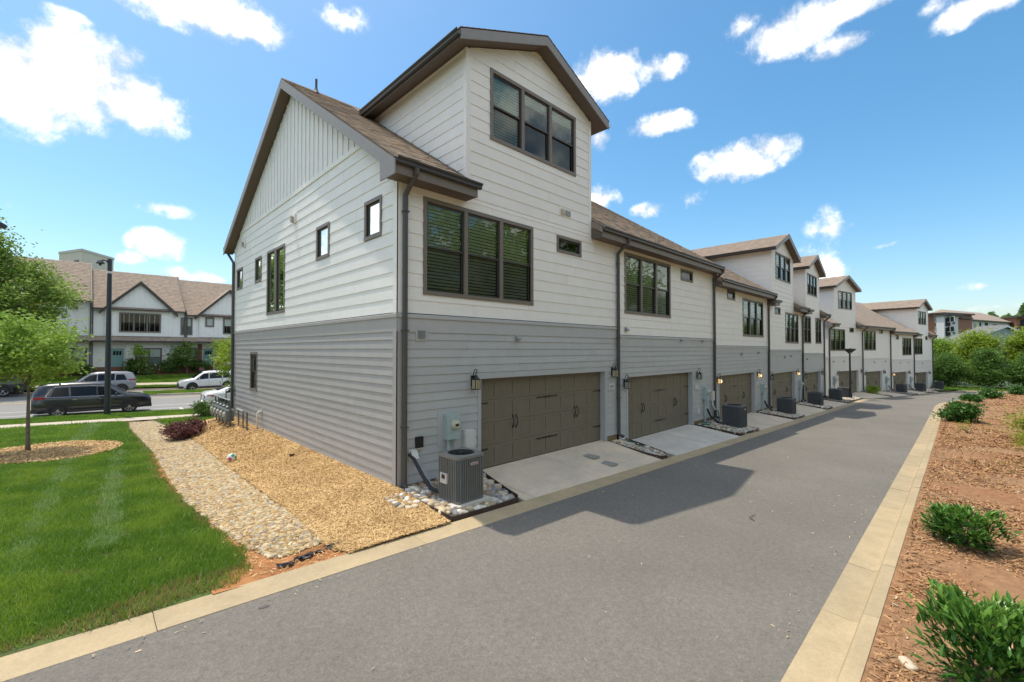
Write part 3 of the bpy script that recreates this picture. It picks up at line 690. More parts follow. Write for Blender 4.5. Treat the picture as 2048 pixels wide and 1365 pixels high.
    # garage opening
    t = MB(); board(t, F, gx[0] - .10, gx[1] + .10, gtop, gtop + .10, 0, .026, lower); board(t, F, gx[0] - .10, gx[0], base - .1, gtop, 0, .026, lower); board(t, F, gx[1], gx[1] + .10, slab + .0, gtop, 0, .026, lower)
    t.box(gx[0] - .10, gx[0], -.0, .17, slab, gtop, lower); t.box(gx[1], gx[1] + .10, 0, .17, slab, gtop, lower); t.box(gx[0] - .1, gx[1] + .1, 0, .17, gtop, gtop + .02, lower); t.build('garage_jamb', root)
    garage_door(root, gx[0], gx[1], slab + .015, gtop, detail == 2)
    f = MB(); f.box(gx[1] + .10, W - .01, .004, .1, slab - .3, base - .0, mat('clay_stained_foundation', (.26, .17, .09), .9, .2, 9.)); f.box(.01, gx[0] - .10, .004, .1, slab - .3, base, MATS['clay_stained_foundation']); f.build('foundation', root)
    # main roof : shingled slopes, soffit box, fascia, gutter
    xl, xr = -roof_l, W + roof_r; spans = [(xl, xr)] if not dorm else [(xl, dorm[0] - .02), (dorm[1] + .02, xr)]
    rf = MB()
    def slope(x0, x1, y0):
        rf.prism([(y0, roof_z(y0, dr) - .20), (6.11, roof_z(6.11, dr) - .22), (6.11, roof_z(6.11, dr)), (y0, roof_z(y0, dr))], x0, x1, lambda y, z, x: (x, y, z), roof_far_m)
    for a, b in spans: slope(a, b, -.40)
    if dorm: slope(dorm[0] - .02, dorm[1] + .02, 2.2)
    rf.prism([(6.11, roof_z(6.11, dr) - .22), (13.12, roof_z(13.12, dr) - .20), (13.12, roof_z(13.12, dr)), (6.11, roof_z(6.11, dr))], xl, xr, lambda y, z, x: (x, y, z), roof_far_m)
    ro = rf.build('roof', root)
    rc_ = MB(); rc_.prism([(5.98, roof_z(5.98, dr) + .012), (6.11, roof_z(6.11, dr) + .025), (6.24, roof_z(6.24, dr) + .012)], xl, xr, lambda y, z, x: (x, y, z), shingle_m); rc_.build('ridge_cap', ro)
    for k, (a, b) in enumerate(spans):
        if detail == 2 and b - a > .6: shingle_field(ro, a - (.02 if roof_l and k == 0 else 0), b, -.44, 5.98, dr, single=(k == 0 and end_left), seed=seed+k)
        elif b - a > .6:
            shf = MB(); n_ = 40
            for i in range(n_):
                y0, y1 = lerp(-.42, 5.98, i/n_), lerp(-.42, 5.98, (i+1)/n_)
                shf.mesh([(a, y0, roof_z(y0, dr) + .018), (b, y0, roof_z(y0, dr) + .018), (b, y1, roof_z(y1, dr) + .004), (a, y1, roof_z(y1, dr) + .004), (a, y0, roof_z(y0, dr)), (b, y0, roof_z(y0, dr))], [(0,1,2,3), (0,4,5,1)], roof_far_m)
            shf.build('shingles', ro, kind='stuff')
        zs = wz - .22
        sb = MB(); sb.prism([(-.40, zs), (.0, zs), (.0, zs + .35), (-.40, roof_z(-.40, dr) - .17)], a, b, lambda y, z, x: (x, y, z), soffit_m); sb.prism([(-.42, zs - .012), (-.402, zs - .012), (-.402, roof_z(-.4, dr) - .02), (-.42, roof_z(-.42, dr) - .03)], a - .0, b + .0, lambda y, z, x: (x, y, z), bronze); sb.build('soffit', root)
        ga, gb = a + (0 if k or not dorm else 0), b
        if dorm and k == 0: gb = b + (.12 if not roof_l else .06)
        gutter(root, ga + .005, gb, -.422, roof_z(-.42, dr) + .005)
    if roof_l and end_left:      # verge boards on the gable
        bb = MB(); zo = .03
        for y0, y1 in ((-.46, 6.11), (6.11, 13.14)):
            bb.prism([(y0, roof_z(y0, dr) - .30), (y1, roof_z(y1, dr) - .30), (y1, roof_z(y1, dr) - zo), (y0, roof_z(y0, dr) - zo)], xl - .028, xl, lambda y, z, x: (x, y, z), fascia_m)
        bb.prism([(-.46, wz - .27), (.10, wz - .27), (.10, roof_z(.10, dr) - .28), (-.46, roof_z(-.46, dr) - .30)], xl - .026, xl - .002, lambda y, z, x: (x, y, z), fascia_m); bb.build('bargeboard', root)
        so = MB()
        for y0, y1 in ((-.0, 6.11), (6.11, 13.1)): so.face([(xl, y0, roof_z(y0, dr) - .27), (.0, y0, roof_z(y0, dr) - .27), (.0, y1, roof_z(y1, dr) - .27), (xl, y1, roof_z(y1, dr) - .27)], soffit_m)
        so.build('rake_soffit', root)
        g = MB(); prof = [(0, 0), (0, -.12), (.055, -.12), (.075, -.10), (.115, -.02), (.115, 0)]; g.prism([(13.12 + u, roof_z(13.12, dr) - .0 + v) for u, v in prof], xl - .02, W, lambda u, v, t: (t, u, v), gutter_m); g.build('gutter', root)
        zt = roof_z(13.12, dr) - .12
        d = MB(); d.tube([(-.16, 13.18, zt), (-.15, 13.18, zt - .12), (-.10, 13.08, zt - .26), (-.08, 12.86, zt - .42), (-.075, 12.66, zt - .52), (-.075, 12.62, zt - .64), (-.075, 12.62, .1), (-.14, 12.62, .02)], .05, spout_m, 8); d.build('downspout', root)
    for (x, kick) in spouts: downspout(root, x, -.48, roof_z(-.42, dr) - .11, slab + .05, kick=kick)
    for (x, z, kind) in vents:
        v = MB()
        if kind == 'hood':
            v.box(x - .09, x + .09, -.022, 0, z - .10, z + .09, plastic_w if z > zb else lower); v.prism([(-.022, z - .06), (-.13, z - .05), (-.13, z - .03), (-.022, z + .07)], x - .06, x + .06, lambda y, zz, t: (t, y, zz), MATS.get('vent_grey') or mat('vent_grey', (.30, .30, .31), .5))
        elif kind == 'grille':
            m_ = lower if z < zb else plastic_w
            v.box(x - .14, x + .14, -.030, 0, z - .13, z + .13, m_)
            for i in range(7): v.prism([(-.030, z - .085 + i*.026), (-.048, z - .085 + i*.026), (-.030, z - .068 + i*.026)], x - .09, x + .09, lambda y, zz, t: (t, y, zz), MATS.get('vent_grey') or mat('vent_grey', (.30, .30, .31), .5))
        elif kind == 'double':
            v.box(x - .26, x + .26, -.026, 0, z - .11, z + .11, white_siding)
            for dx in (-.11, .11): v.box(x + dx - .085, x + dx + .085, -.06, -.026, z - .07, z + .07, mat('almond_plastic', (.50, .43, .33), .5) if dx < 0 else MATS.get('vent_grey') or mat('vent_grey', (.30, .30, .31), .5))
        v.build('wall_vent', root)
    return root
bp3 = lambda *a: a
ENDW = [(.60, 1.36, 4.98, 5.82, 1, False), (3.26, 4.10, 4.95, 5.82, 1, False), (6.59, 7.46, 3.765, 5.85, 1, False), (7.50, 8.36, 3.77, 5.86, 1, False), (9.0, 9.75, 4.98, 5.85, 1, False), (11.46, 12.29, 4.97, 5.79, 1, False), (9.38, 10.25, 1.20, 2.56, 1, True)]
U1 = townhouse('nearest end townhouse with a big dormer and a gable end facing the lawn', (0, 0), 0, 7.75, 3.36, 0, -.13, (2.12, 7.05), 1.98,
    [(.577, 3.85, 3.765, 5.77, 3, True), (4.79, 5.88, 5.29, 5.75, 1, False)], (1.70, 6.35, 9.40, 10.396, (2.39, 5.63, 7.56, 9.25, 3, (1., .16, .16))), end_left=ENDW, roof_l=.30, spouts=[(.13, True), (7.72, True)],
    vents=[(.54, 2.95, 'grille'), (3.27, 2.94, 'hood'), (5.15, 6.42, 'double')], seed=3)
U2 = townhouse('second townhouse from the near end, its eave unbroken by a dormer, two roof pipes above', (7.75, 0), 0, 7.64, 3.11, 0, -.37, (.61, 5.47), 1.745,
    [(.44, 3.63, 3.82, 5.81, 3, True), (4.5, 5.58, 5.34, 5.79, 1, False)], roof_r=.06, spouts=[(7.62, True)], vents=[(.50, 3.30, 'hood'), (4.43, 3.02, 'hood'), (6.4, 3.02, 'hood')], seed=31)
U3 = townhouse('third townhouse, low plain eave, small window left of the large triple window', (15.39, 0), 0, 7.62, 2.82, -.48, -.63, (.6, 5.35), 1.47,
    [(1.65, 2.64, 4.99, 5.43, 1, False), (3.68, 6.84, 3.31, 5.21, 3, True, (.4, .5, .3))], roof_r=.06, spouts=[(7.62, True)], vents=[(3.4, 2.45, 'hood'), (5.9, 2.5, 'hood')], seed=51)
U4 = townhouse('fourth townhouse, grey and white, first one down the row to have a dormer again', (23.01, 0), 0, 7.36, 2.63, -.80, -.84, (.48, 5.45), 1.27,
    [(1.37, 2.45, 4.72, 5.15, 1, False), (3.48, 6.48, 3.04, 4.95, 3, True, (.5, .5, .5))], (.86, 5.36, 8.42, 9.38, (1.6, 4.69, 6.78, 8.42-.02, 3, (.5, .5, .5))), detail=1, spouts=[(7.34, True)], vents=[(3.2, 2.2, 'hood'), (4.6, 2.25, 'hood')], seed=71)
U5 = townhouse('last grey and white townhouse of the near block, dormer and two double windows', (30.37, 0), 0, 6.48, 2.39, -.85, -1.10, (.55, 5.2), 1.03,
    [(.55, 2.50, 3.08, 5.0, 2, True, (.5, .5)), (3.9, 5.73, 3.08, 5.0, 2, True, (.5, .5))], (1.1, 5.3, 8.32, 9.24, (1.65, 4.45, 6.52, 8.05, 3, (.5, .5, .5))), detail=1, spouts=[(6.45, True)], roof_r=.25, vents=[(1.2, 2.0, 'hood')], seed=91)
PH = R(10.5); DX, DY = math.cos(PH), -math.sin(PH)
def B2(s, off=0): return (42.37 + DX*s + DY*off, .69 + DY*s - DX*off)
U6 = townhouse('first all cream townhouse beyond the gap, with dormer', B2(0), -PH, 7.64, 2.0, -1.25, -1.45, (2.07, 6.6), .68,
    [(.47, 3.6, 2.53, 4.51, 3, True, (.5, .5, .5)), (4.65, 5.62, 4.25, 4.70, 1, False)], (1.38, 6.1, 8.28, 9.22, (2.21, 5.28, 6.36, 8.0, 3, (.5, .5, .5))), lower=cream_siding, detail=1, end_left=[(9.0, 9.8, 3.6, 4.4, 1, False)], roof_l=.3, spouts=[(.13, True), (7.6, True)], vents=[(1.0, 1.6, 'hood'), (3.2, 1.6, 'hood')], seed=111)
U7 = townhouse('second cream townhouse beyond the gap, plain roof with four roof vents', B2(7.64), -PH, 7.64, 1.75, -1.25, -1.66, (.76, 5.1), .46,
    [(.48, 3.5, 2.57, 4.52, 3, True, (.6, .6, .6)), (4.5, 5.5, 4.28, 4.70, 1, False)], lower=cream_siding, detail=1, roof_r=.06, spouts=[(7.6, True)], vents=[(3, 1.4, 'hood'), (6, 1.45, 'hood')], seed=131)
U8 = townhouse('third cream townhouse beyond the gap, lower plain eave, small window on its left', B2(15.28), -PH, 7.64, 1.55, -1.6, -1.90, (.68, 5.3), .17,
    [(1.72, 2.65, 3.74, 4.22, 1, False), (3.79, 6.8, 2.0, 3.98, 3, True, (.5, .5, .5))], lower=cream_siding, detail=1, roof_r=.06, spouts=[(7.6, True)], vents=[(3, 1.2, 'hood'), (5.6, 1.2, 'hood')], seed=151)
U9 = townhouse('farthest cream townhouse at the end of the row, with dormer', B2(22.92), -PH, 7.1, 1.36, -1.75, -2.13, (.58, 5.1), -.07,
    [(.26, 3.2, 2.07, 4.0, 3, True, (.5, .5, .5)), (4.4, 5.25, 3.81, 4.29, 1, False)], (1.38, 5.6, 7.62, 8.50, (1.8, 4.77, 5.64, 7.24, 3, (.5, .5, .5))), lower=cream_siding, detail=1, roof_r=.3, spouts=[(7.05, True)], vents=[(3, 1.0, 'hood')], seed=171)
# roof pipes and vents
def roof_pipe(root, x, y, dr, h=.42):
    z = roof_z(y, dr); b = MB(); b.tube([(x, y, z - .1), (x, y, z + h)], .035, gutter_m, 8); b.lathe([(.10, 0), (.055, .10), (.045, .16)], bronze, 10, lambda a, c, q: (x + a, y + c, z + q - .02)); b.build('roof_pipe', root)
roof_pipe(U1, .55, 5.75, 0); roof_pipe(U2, .55, 2.6, 0); 
for i, (x, y) in enumerate(((1.8, 2.2), (2.2, 1.7), (3.4, 3.1), (4.6, 2.7))): roof_pipe(U7, x, y, -1.25, .35)

# ------------------------------------------------------------------ driveways and stone beds
def slab_piece(parent, quad, zf, m):
    """quad: 4 corners (x,y) ; top at zf"""
    cx = sum(p[0] for p in quad)/4; cy = sum(p[1] for p in quad)/4
    b = MB(); top = [(x, y, zf(x, y)) for x, y in quad]; bot = [(x, y, zf(x, y) - .06) for x, y in quad]
    b.mesh(top + bot, [(0,1,2,3), (0,4,5,1), (1,5,6,2), (2,6,7,3), (3,7,4,0)], m); return b.build('slab', parent)
def shrinkq(q, g):
    cx = sum(p[0] for p in q)/4; cy = sum(p[1] for p in q)/4; out = []
    for x, y in q:
        d = math.hypot(cx-x, cy-y); out.append((x + (cx-x)/d*g*1.4, y + (cy-y)/d*g*1.4))
    return out
def driveway(fr, x0, x1, slabz, xm, ym, y1, m, extra=()):
    """fr(x,y)->world ; x range along the wall, joints at xm and -ym, front edge -y1"""
    root = bpy.data.objects.new('driveway', None); COL.objects.link(root); root['kind'] = 'structure'
    def zf(X, Y, x=None, y=None): pass
    def pz(x, y):
        wx, wy = fr(x, y); t = min(max(-y/y1, 0), 1); return lerp(slabz, float(z_road(wx)) + .022, t)
    def piece(a, b, c, d, e=0., f=0.):
        q = shrinkq([(a, -c), (b, -c), (b + f, -d), (a + e, -d)], .006); bm = MB()
        top = [(*fr(x, y), pz(x, y)) for x, y in q]; bm.mesh(top + [(p[0], p[1], p[2] - .12) for p in top], [(0,1,2,3), (0,4,5,1), (1,5,6,2), (2,6,7,3), (3,7,4,0)], m); bm.build('slab', root)
    piece(x0 + .0, x1 - .0, -.16, .22)                       # strip at the threshold
    piece(x0, xm, .22, ym); piece(xm, x1, .22, ym); piece(x0, xm - .0, ym, y1); piece(xm, x1, ym, y1)
    for (a, b, c, d, e, f) in extra: piece(a, b, c, d, e, f)
    return root
I0 = lambda x, y: (x, y)
driveway(I0, 2.0, 7.17, -.13, 4.25, 1.42, 1.80, concrete, [(1.72, 1.99, .55, 1.80, 0, 0)])
driveway(I0, 8.05, 13.28, -.37, 10.7, 1.25, 1.80, concrete2)
driveway(I0, 15.75, 20.9, -.63, 18.3, 1.25, 1.77, concrete); driveway(I0, 23.3, 28.6, -.84, 25.9, 1.25, 1.72, concrete); driveway(I0, 30.7, 35.7, -1.10, 33.2, 1.2, 1.68, concrete)
FB = lambda x, y: B2(x, -y)
driveway(FB, 1.9, 7.5, -1.45, 4.4, 1.2, 2.2, concrete); driveway(FB, 8.2, 12.9, -1.66, 10.6, 1.2, 2.2, concrete); driveway(FB, 15.7, 20.7, -1.90, 18.2, 1.1, 1.75, concrete); driveway(FB, 23.3, 28.1, -2.13, 25.7, .9, 1.3, concrete)

STONES = []
for k in range(7):
    rg = random.Random(50 + k); c = MB()
    # cube divided once, rounded and squashed : 24 faces
    pts = {}; vs = []; fs = []
    def vid(p):
        if p not in pts:
            pts[p] = len(vs); v = Vector(p); v = v.normalized()*.72 + Vector(p)*.28*.8
            j = Vector((rg.uniform(-.13, .13), rg.uniform(-.13, .13), rg.uniform(-.1, .1))); vs.append(v + j)
        return pts[p]
    for ax in range(3):
        for sg in (-1, 1):
            for i in (-1, 0):
                for j in (-1, 0):
                    q = []
                    for (a, b) in ((i, j), (i+1, j), (i+1, j+1), (i, j+1)):
                        p = [0, 0, 0]; p[ax] = sg; p[(ax+1) % 3] = a; p[(ax+2) % 3] = b; q.append(vid(tuple(p)))
                    fs.append(q if sg > 0 else q[::-1])
    STONES.append((np.array([tuple(v) for v in vs]), fs))
stone_m = [mat('river_stone_' + k, c, .75, .16, 16., .3, 60., obj_rnd=.38) for k, c in (('grey', (.30, .285, .26)), ('tan', (.46, .37, .25)), ('pale', (.64, .59, .51)), ('rust', (.38, .26, .17)), ('slate', (.21, .205, .20)), ('grey_pale', (.50, .47, .42)), ('buff', (.52, .42, .28)))]
creek_m = [mat('creek_cobble_' + k, c, .75, .15, 14., .3, 60., obj_rnd=.35) for k, c in (('tan', (.37, .27, .14)), ('ochre', (.34, .22, .085)), ('grey', (.29, .26, .20)), ('pale', (.45, .37, .24)), ('brown', (.23, .15, .075)), ('straw', (.40, .30, .15)))]
stone_me = {}
def stone_data(k, m):
    if (k, m.name) not in stone_me:
        me = bpy.data.meshes.new('stone'); me.from_pydata(STONES[k][0].tolist(), [], STONES[k][1]); me.materials.append(m); me.polygons.foreach_set('use_smooth', [True]*24); stone_me[(k, m.name)] = me
    return stone_me[(k, m.name)]
def scatter_stones(parent, poly, zf, size, flat, m, n_obj, name='stone', seed=0, avoid=None, spacing=.8, order=None, ratio=1.25):
    rg = np.random.default_rng(seed); P = np.array(poly); (x0, y0), (x1, y1) = P.min(0), P.max(0); s = size*2*spacing; pts = []
    ny = int((y1-y0)/(s*.86)) + 2; nx = int((x1-x0)/s) + 2
    gx, gy = np.meshgrid(np.arange(nx), np.arange(ny)); X = x0 + (gx + .5*(gy % 2))*s + rg.uniform(-.25, .25, gx.shape)*s; Y = y0 + gy*s*.86 + rg.uniform(-.25, .25, gx.shape)*s
    X, Y = X.ravel(), Y.ravel(); k = in_poly(X, Y, poly)
    if avoid is not None: k &= ~avoid(X, Y)
    X, Y = X[k], Y[k]; d = np.hypot(X - CAM[0], Y - CAM[1]); o = np.argsort(d); X, Y = X[o], Y[o]
    sz = size*rg.uniform(.7, 1.35, len(X)); rot = rg.uniform(0, 6.28, len(X)); kk = rg.integers(0, 7, len(X)); mi_ = rg.integers(0, len(m), len(X)); FM = []
    Z = np.array([float(zf(x, y)) for x, y in zip(X, Y)]) if not isinstance(zf, np.ufunc) else zf(X, Y)
    V = []; Fv = []; base = 0
    for i in range(len(X)):
        sc = (sz[i]*ratio, sz[i]*.85, sz[i]*flat)
        if i < n_obj:
            ob = link(name, stone_data(int(kk[i]), m[int(mi_[i])]), parent, (X[i], Y[i], Z[i] + sc[2]*.35), (rg.uniform(-.25, .25), rg.uniform(-.25, .25), rot[i])); ob.scale = sc
        else:
            v = STONES[kk[i]][0]*np.array(sc); c, s_ = math.cos(rot[i]), math.sin(rot[i])
            v = np.stack([v[:, 0]*c - v[:, 1]*s_ + X[i], v[:, 0]*s_ + v[:, 1]*c + Y[i], v[:, 2] + Z[i] + sc[2]*.35], 1); V.append(v); Fv += [[a + base for a in f] for f in STONES[kk[i]][1]]; FM += [int(mi_[i])]*24; base += len(v)
    if V:
        me = bpy.data.meshes.new(name + 's'); me.from_pydata(np.concatenate(V).tolist(), [], Fv); [me.materials.append(q) for q in m]; me.polygons.foreach_set('use_smooth', [True]*len(Fv)); me.polygons.foreach_set('material_index', FM)
        link(name + 's', me, parent, kind='stuff')
def edging(parent, line, zf, h=.065):
    b = MB(); P, _ = resample(line, max(4, len(line)*3)); Q = offset(P, .014)
    n = len(P); V = [(x, y, zf(x, y) - .06) for x, y in P] + [(x, y, zf(x, y) + h) for x, y in P] + [(x, y, zf(x, y) + h) for x, y in Q] + [(x, y, zf(x, y) - .06) for x, y in Q]
    b.mesh(V, [(r*n+i, r*n+i+1, (r+1)*n+i+1, (r+1)*n+i) for r in range(3) for i in range(n-1)], edging_m); b.build('edging', parent)
gravel_soil = mat('bed_soil', (.13, .10, .07), .95, .3, 12.)
def stone_bed(poly, edge, zf, size, n_obj, seed, avoid=None, m=None):
    root = bpy.data.objects.new('stone_bed', None); COL.objects.link(root); root['kind'] = 'structure'
    b = MB(); b.face([(x, y, zf(x, y) + .004) for x, y in poly], gravel_soil); b.build('bed_soil', root)
    if edge: edging(root, edge, zf)
    cx_ = sum(p[0] for p in poly)/len(poly); cy_ = sum(p[1] for p in poly)/len(poly); ins = [(cx_ + (x - cx_)*(1 - .055/max(.2, math.hypot(x-cx_, y-cy_))), cy_ + (y - cy_)*(1 - .055/max(.2, math.hypot(x-cx_, y-cy_)))) for x, y in poly]
    scatter_stones(root, ins, zf, size, .80, m or stone_m, n_obj, seed=seed, avoid=avoid); return root
zA = lambda x, y: lerp(-.06, float(z_road(x)) + .03, min(max(-y/1.75, 0), 1))
AC1 = (.68, -1.15)
bedA = [(.02, -.05), (-.02, -.35), (.02, -1.1), (.02, -1.72), (.9, -1.74), (1.62, -1.72), (1.70, -1.3), (1.82, -.75), (1.98, -.12), (1.9, -.02), (.3, -.02)]
stone_bed(bedA, [(.02, -.06), (-.03, -.5), (-.0, -1.2), (.02, -1.76), (.9, -1.78), (1.66, -1.74), (1.74, -1.3), (1.86, -.75), (2.0, -.15)], zA, .066, 300, 3, lambda X, Y: (np.abs(X - AC1[0]) < .36) & (np.abs(Y - AC1[1]) < .36))
zB = lambda x, y: lerp(-.20, float(z_road(x)) + .04, min(max(-y/1.8, 0), 1))
bedB = [(7.2, -.02), (7.14, -.7), (7.12, -1.3), (7.22, -1.78), (7.55, -1.80), (7.78, -1.55), (7.92, -.9), (8.02, -.15), (7.98, -.02)]
stone_bed(bedB, bedB[:8], zB, .05, 120, 4)
def bed_at(fr, x0, x1, y1, zt, seed, size=.055, n=60, ac=None):
    pts = [(x0, -.02), (x0 - .05, -.9), (x0, -y1*.96), (x1 - .3, -y1), (x1, -y1*.9), (x1 + .05, -.8), (x1, -.02)]
    W_ = [fr(x, y) for x, y in pts]
    if fr is I0: dep = lambda X, Y: -Y
    else: dep = lambda X, Y: DY*(X - 42.37) - DX*(Y - .69)
    z = lambda X, Y: lerp(zt, float(z_road(X)) + .035, min(max(dep(X, Y)/y1, 0), 1))
    av = None if ac is None else (lambda X, Y: (np.abs(X - ac[0]) < .38) & (np.abs(Y - ac[1]) < .38))
    stone_bed(W_, W_[:5], z, size, n, seed, av)
AC2 = (15.05, -.98)
bed_at(I0, 13.42, 15.72, 1.80, -.42, 6, .055, 140, AC2)
AC3, AC4, AC5, AC6 = (22.75, -.95), (30.1, -.8), (36.75, -.75), (41.4, -.55)
bed_at(I0, 21.0, 23.2, 1.77, -.66, 7, .06, 60, AC3); bed_at(I0, 28.7, 30.6, 1.72, -.88, 8, .07, 20, AC4); bed_at(I0, 35.8, 38.2, 1.66, -1.13, 9, .07, 10, AC5); bed_at(I0, 39.2, 43.6, 1.6, -1.35, 12, .08, 0, None)
AC7, AC8, AC9 = B2(14.3, 1.15), B2(21.4, .95), B2(29.6, .7)
bed_at(FB, 7.5, 8.15, 2.2, -1.55, 13, .08, 0); bed_at(FB, 13.0, 15.6, 2.2, -1.72, 14, .08, 0, AC7); bed_at(FB, 20.8, 23.2, 1.75, -1.95, 15, .08, 0, AC8); bed_at(FB, 28.2, 31.2, 1.3, -2.15, 16, .08, 0, AC9)
# dry creek of cobbles
creek = bpy.data.objects.new('dry_creek', None); COL.objects.link(creek); creek['kind'] = 'structure'
scatter_stones(creek, CREEK, lambda x, y: H_left(x, y) + .014, .031, .60, creek_m, 300, 'cobble', 21, spacing=.80, ratio=1.4)
st = bpy.data.objects.new('spilled_stones', None); COL.objects.link(st); st['kind'] = 'structure'
scatter_stones(st, [(-.42, -.35), (-.1, -.3), (-.08, -.95), (-.3, -1.1), (-.5, -.7)], lambda x, y: H_left(x, y) + .03, .05, .7, stone_m, 20, 'stone', 5, spacing=1.25)

def lettering(cu, parent):
    t = bpy.data.objects.new('tmp', cu); COL.objects.link(t); me = bpy.data.meshes.new_from_object(t); me.name = 'lettering'; bpy.data.objects.remove(t); return link('lettering', me, parent)
# ------------------------------------------------------------------ condensers
def condenser(label, loc, rz, h, m, s=.62, detail=True, group='air conditioning units beside the garages', badge=True, mdark=None):
    root = thing('air_conditioner', label, 'air conditioner', loc, rz, group); r = s/2
    def ring(hw, rad, n=4):
        out = []
        for cx, cy, a0 in ((1, 1, 0), (-1, 1, 90), (-1, -1, 180), (1, -1, 270)):
            for k in range(n): a = R(a0 + 90*k/(n-1)); out.append((cx*(hw-rad) + rad*math.cos(a), cy*(hw-rad) + rad*math.sin(a)))
        return out
    def loft(mb, levels, m_, cap=True):
        n = len(levels[0][0]); V = [(x, y, z) for P, z in levels for x, y in P]; F = [(j*n+i, j*n+(i+1) % n, (j+1)*n+(i+1) % n, (j+1)*n+i) for j in range(len(levels)-1) for i in range(n)]
        if cap: F.append(tuple(range((len(levels)-1)*n, len(levels)*n)))
        mb.mesh(V, F, m_)
    b = MB(); b.box(-r - .09, r + .09, -r - .09, r + .09, -.06, .03, concrete2); b.build('pad', root)
    b = MB(); loft(b, [(ring(r - .035, .05), .03), (ring(r - .035, .05), h - .03)], ac_dark); b.build('core', root)
    b = MB(); nl = 36 if detail else 14; hh = (h - .13)/nl
    loft(b, [(ring(r, .07), .03), (ring(r, .07), .075)], m, False)
    for i in range(nl):
        z = .075 + i*hh; loft(b, [(ring(r + .002, .07), z), (ring(r - .016, .06), z + hh*.8)], m, False)
    b.build('louvers', root)
    b = MB(); P = ring(r + .006, .075, 3)
    nv = 11 if detail else 7
    for sx in range(4):
        for k in range(nv):
            t = -r + .06 + (2*r - .12)*k/(nv-1); x, y = ((t, -r - .004), (r + .004, t), (t, r + .004), (-r - .004, t))[sx]; w = .007
            b.box(x - w, x + w, y - w, y + w, .04, h - .05, m)
    b.build('ribs', root)
    b = MB(); loft(b, [(ring(r + .012, .08), h - .06), (ring(r + .012, .08), h - .015), (ring(r - .01, .07), h)], m, False)
    no = 32; outer = [];
    for k in range(no):
        a = 2*math.pi*k/no; hw_ = r - .01; c, s2 = math.cos(a), math.sin(a); q = hw_/max(abs(c), abs(s2)); x_, y_ = q*c, q*s2; d_ = math.hypot(x_, y_); lim = hw_*1.30
        outer.append((x_*min(1, lim/d_), y_*min(1, lim/d_)))
    inner = [(.80*r*math.cos(2*math.pi*k/no), .80*r*math.sin(2*math.pi*k/no)) for k in range(no)]
    b.mesh([(x, y, h) for x, y in outer] + [(x, y, h) for x, y in inner] + [(x, y, h - .05) for x, y in inner], [(i, (i+1) % no, no + (i+1) % no, no + i) for i in range(no)] + [(no+i, no+(i+1) % no, 2*no+(i+1) % no, 2*no+i) for i in range(no)], m); b.build('top_panel', root)
    g = MB()
    for q in (.2, .36, .52, .68, .80) if detail else (.4, .78): g.tube([(q*r*math.cos(a), q*r*math.sin(a), h - .004 - .02*(1-q)) for a in np.linspace(0, 2*math.pi, 21)], .004, iron, 4, False)
    for k in range(8): a = k*math.pi/4; g.tube([(.05*math.cos(a), .05*math.sin(a), h - .02), (.8*r*math.cos(a), .8*r*math.sin(a), h - .004)], .004, iron, 4, False)
    g.lathe([(0, h + .004), (.05, h - .002), (.055, h - .03)], iron, 10); g.build('fan_grille', root)
    f = MB()
    for k in range(3):
        a = k*2.094; q = lambda rr_, t, z: (rr_*math.cos(a + t), rr_*math.sin(a + t), z)
        f.face([q(.05, -.3, h - .12), q(.72*r, -.4, h - .13), q(.76*r, .35, h - .08), q(.05, .3, h - .10)], ac_dark)
    f.lathe([(0, h - .07), (.05, h - .08), (.05, h - .14)], ac_dark, 8); f.build('fan', root)
    if badge:
        red = mat('badge_red', (.36, .07, .08), .35); pale = mat('badge_silver', (.62, .60, .58), .35)
        bd = MB(); pts = [(.085*math.copysign(abs(math.cos(a))**.6, math.cos(a)), .026*math.copysign(abs(math.sin(a))**.6, math.sin(a))) for a in np.linspace(0, 2*math.pi, 21)[:-1]]
        bd.prism([(.05 + u, h - .16 + v) for u, v in pts], -r - .022, -r - .012, lambda u, v, t: (u, t, v), pale); bd.prism([(.05 + u*.86, h - .16 + v*.72) for u, v in pts], -r - .025, -r - .022, lambda u, v, t: (u, t, v), red if detail else pale); bo = bd.build('badge', root)
        if detail:
            cu = bpy.data.curves.new('lettering', 'FONT'); cu.body = 'LENNOX'; cu.size = .034; cu.align_x = 'CENTER'; cu.align_y = 'CENTER'; cu.extrude = .0008; cu.materials.append(pale)
            o = lettering(cu, bo); o.location = (.05, -r - .0262, h - .16); o.rotation_euler = (R(90), 0, 0)
    return root
u = condenser('grey air conditioner with a red badge at the near end of the row', (*AC1, -.11), 0, .86, ac_m)
b = MB(); b.box(-.345, -.31, -.02, .18, .34, .52, mat('ac_label', (.55, .53, .50), .5)); b.box(-.347, -.345, .03, .13, .42, .50, iron); b.build('rating_label', u)
b = MB(); b.tube([(-.42, 1.12, .70), (-.36, 1.02, .60), (-.33, .8, .35), (-.30, .55, .14), (-.24, .40, .10), (-.20, .30, .14)], .035, hose_blk, 8); b.build('refrigerant_line', u)
b = MB(); b.tube([(-.38, 1.12, .70), (-.32, 1.0, .58), (-.27, .76, .36), (-.25, .52, .13), (-.17, .36, .09), (-.13, .28, .15)], .016, mat('grey_conduit', (.25, .28, .29), .5), 8); b.build('conduit', u)
labs = ['dark grey air conditioner in the stones between the second and third garages', 'dark grey air conditioner between the third and fourth garages', 'dark grey air conditioner between the fourth and fifth garages',
        'dark grey air conditioner just before the alley lamp post', 'weathered brown air conditioner just behind the alley lamp post', 'dark grey air conditioner after the second cream garage', 'dark grey air conditioner between the last two garages', 'farthest air conditioner, past the end of the cream row']
proto = condenser(labs[0], (*AC2, -.56), 0, .92, ac_m2, .74)
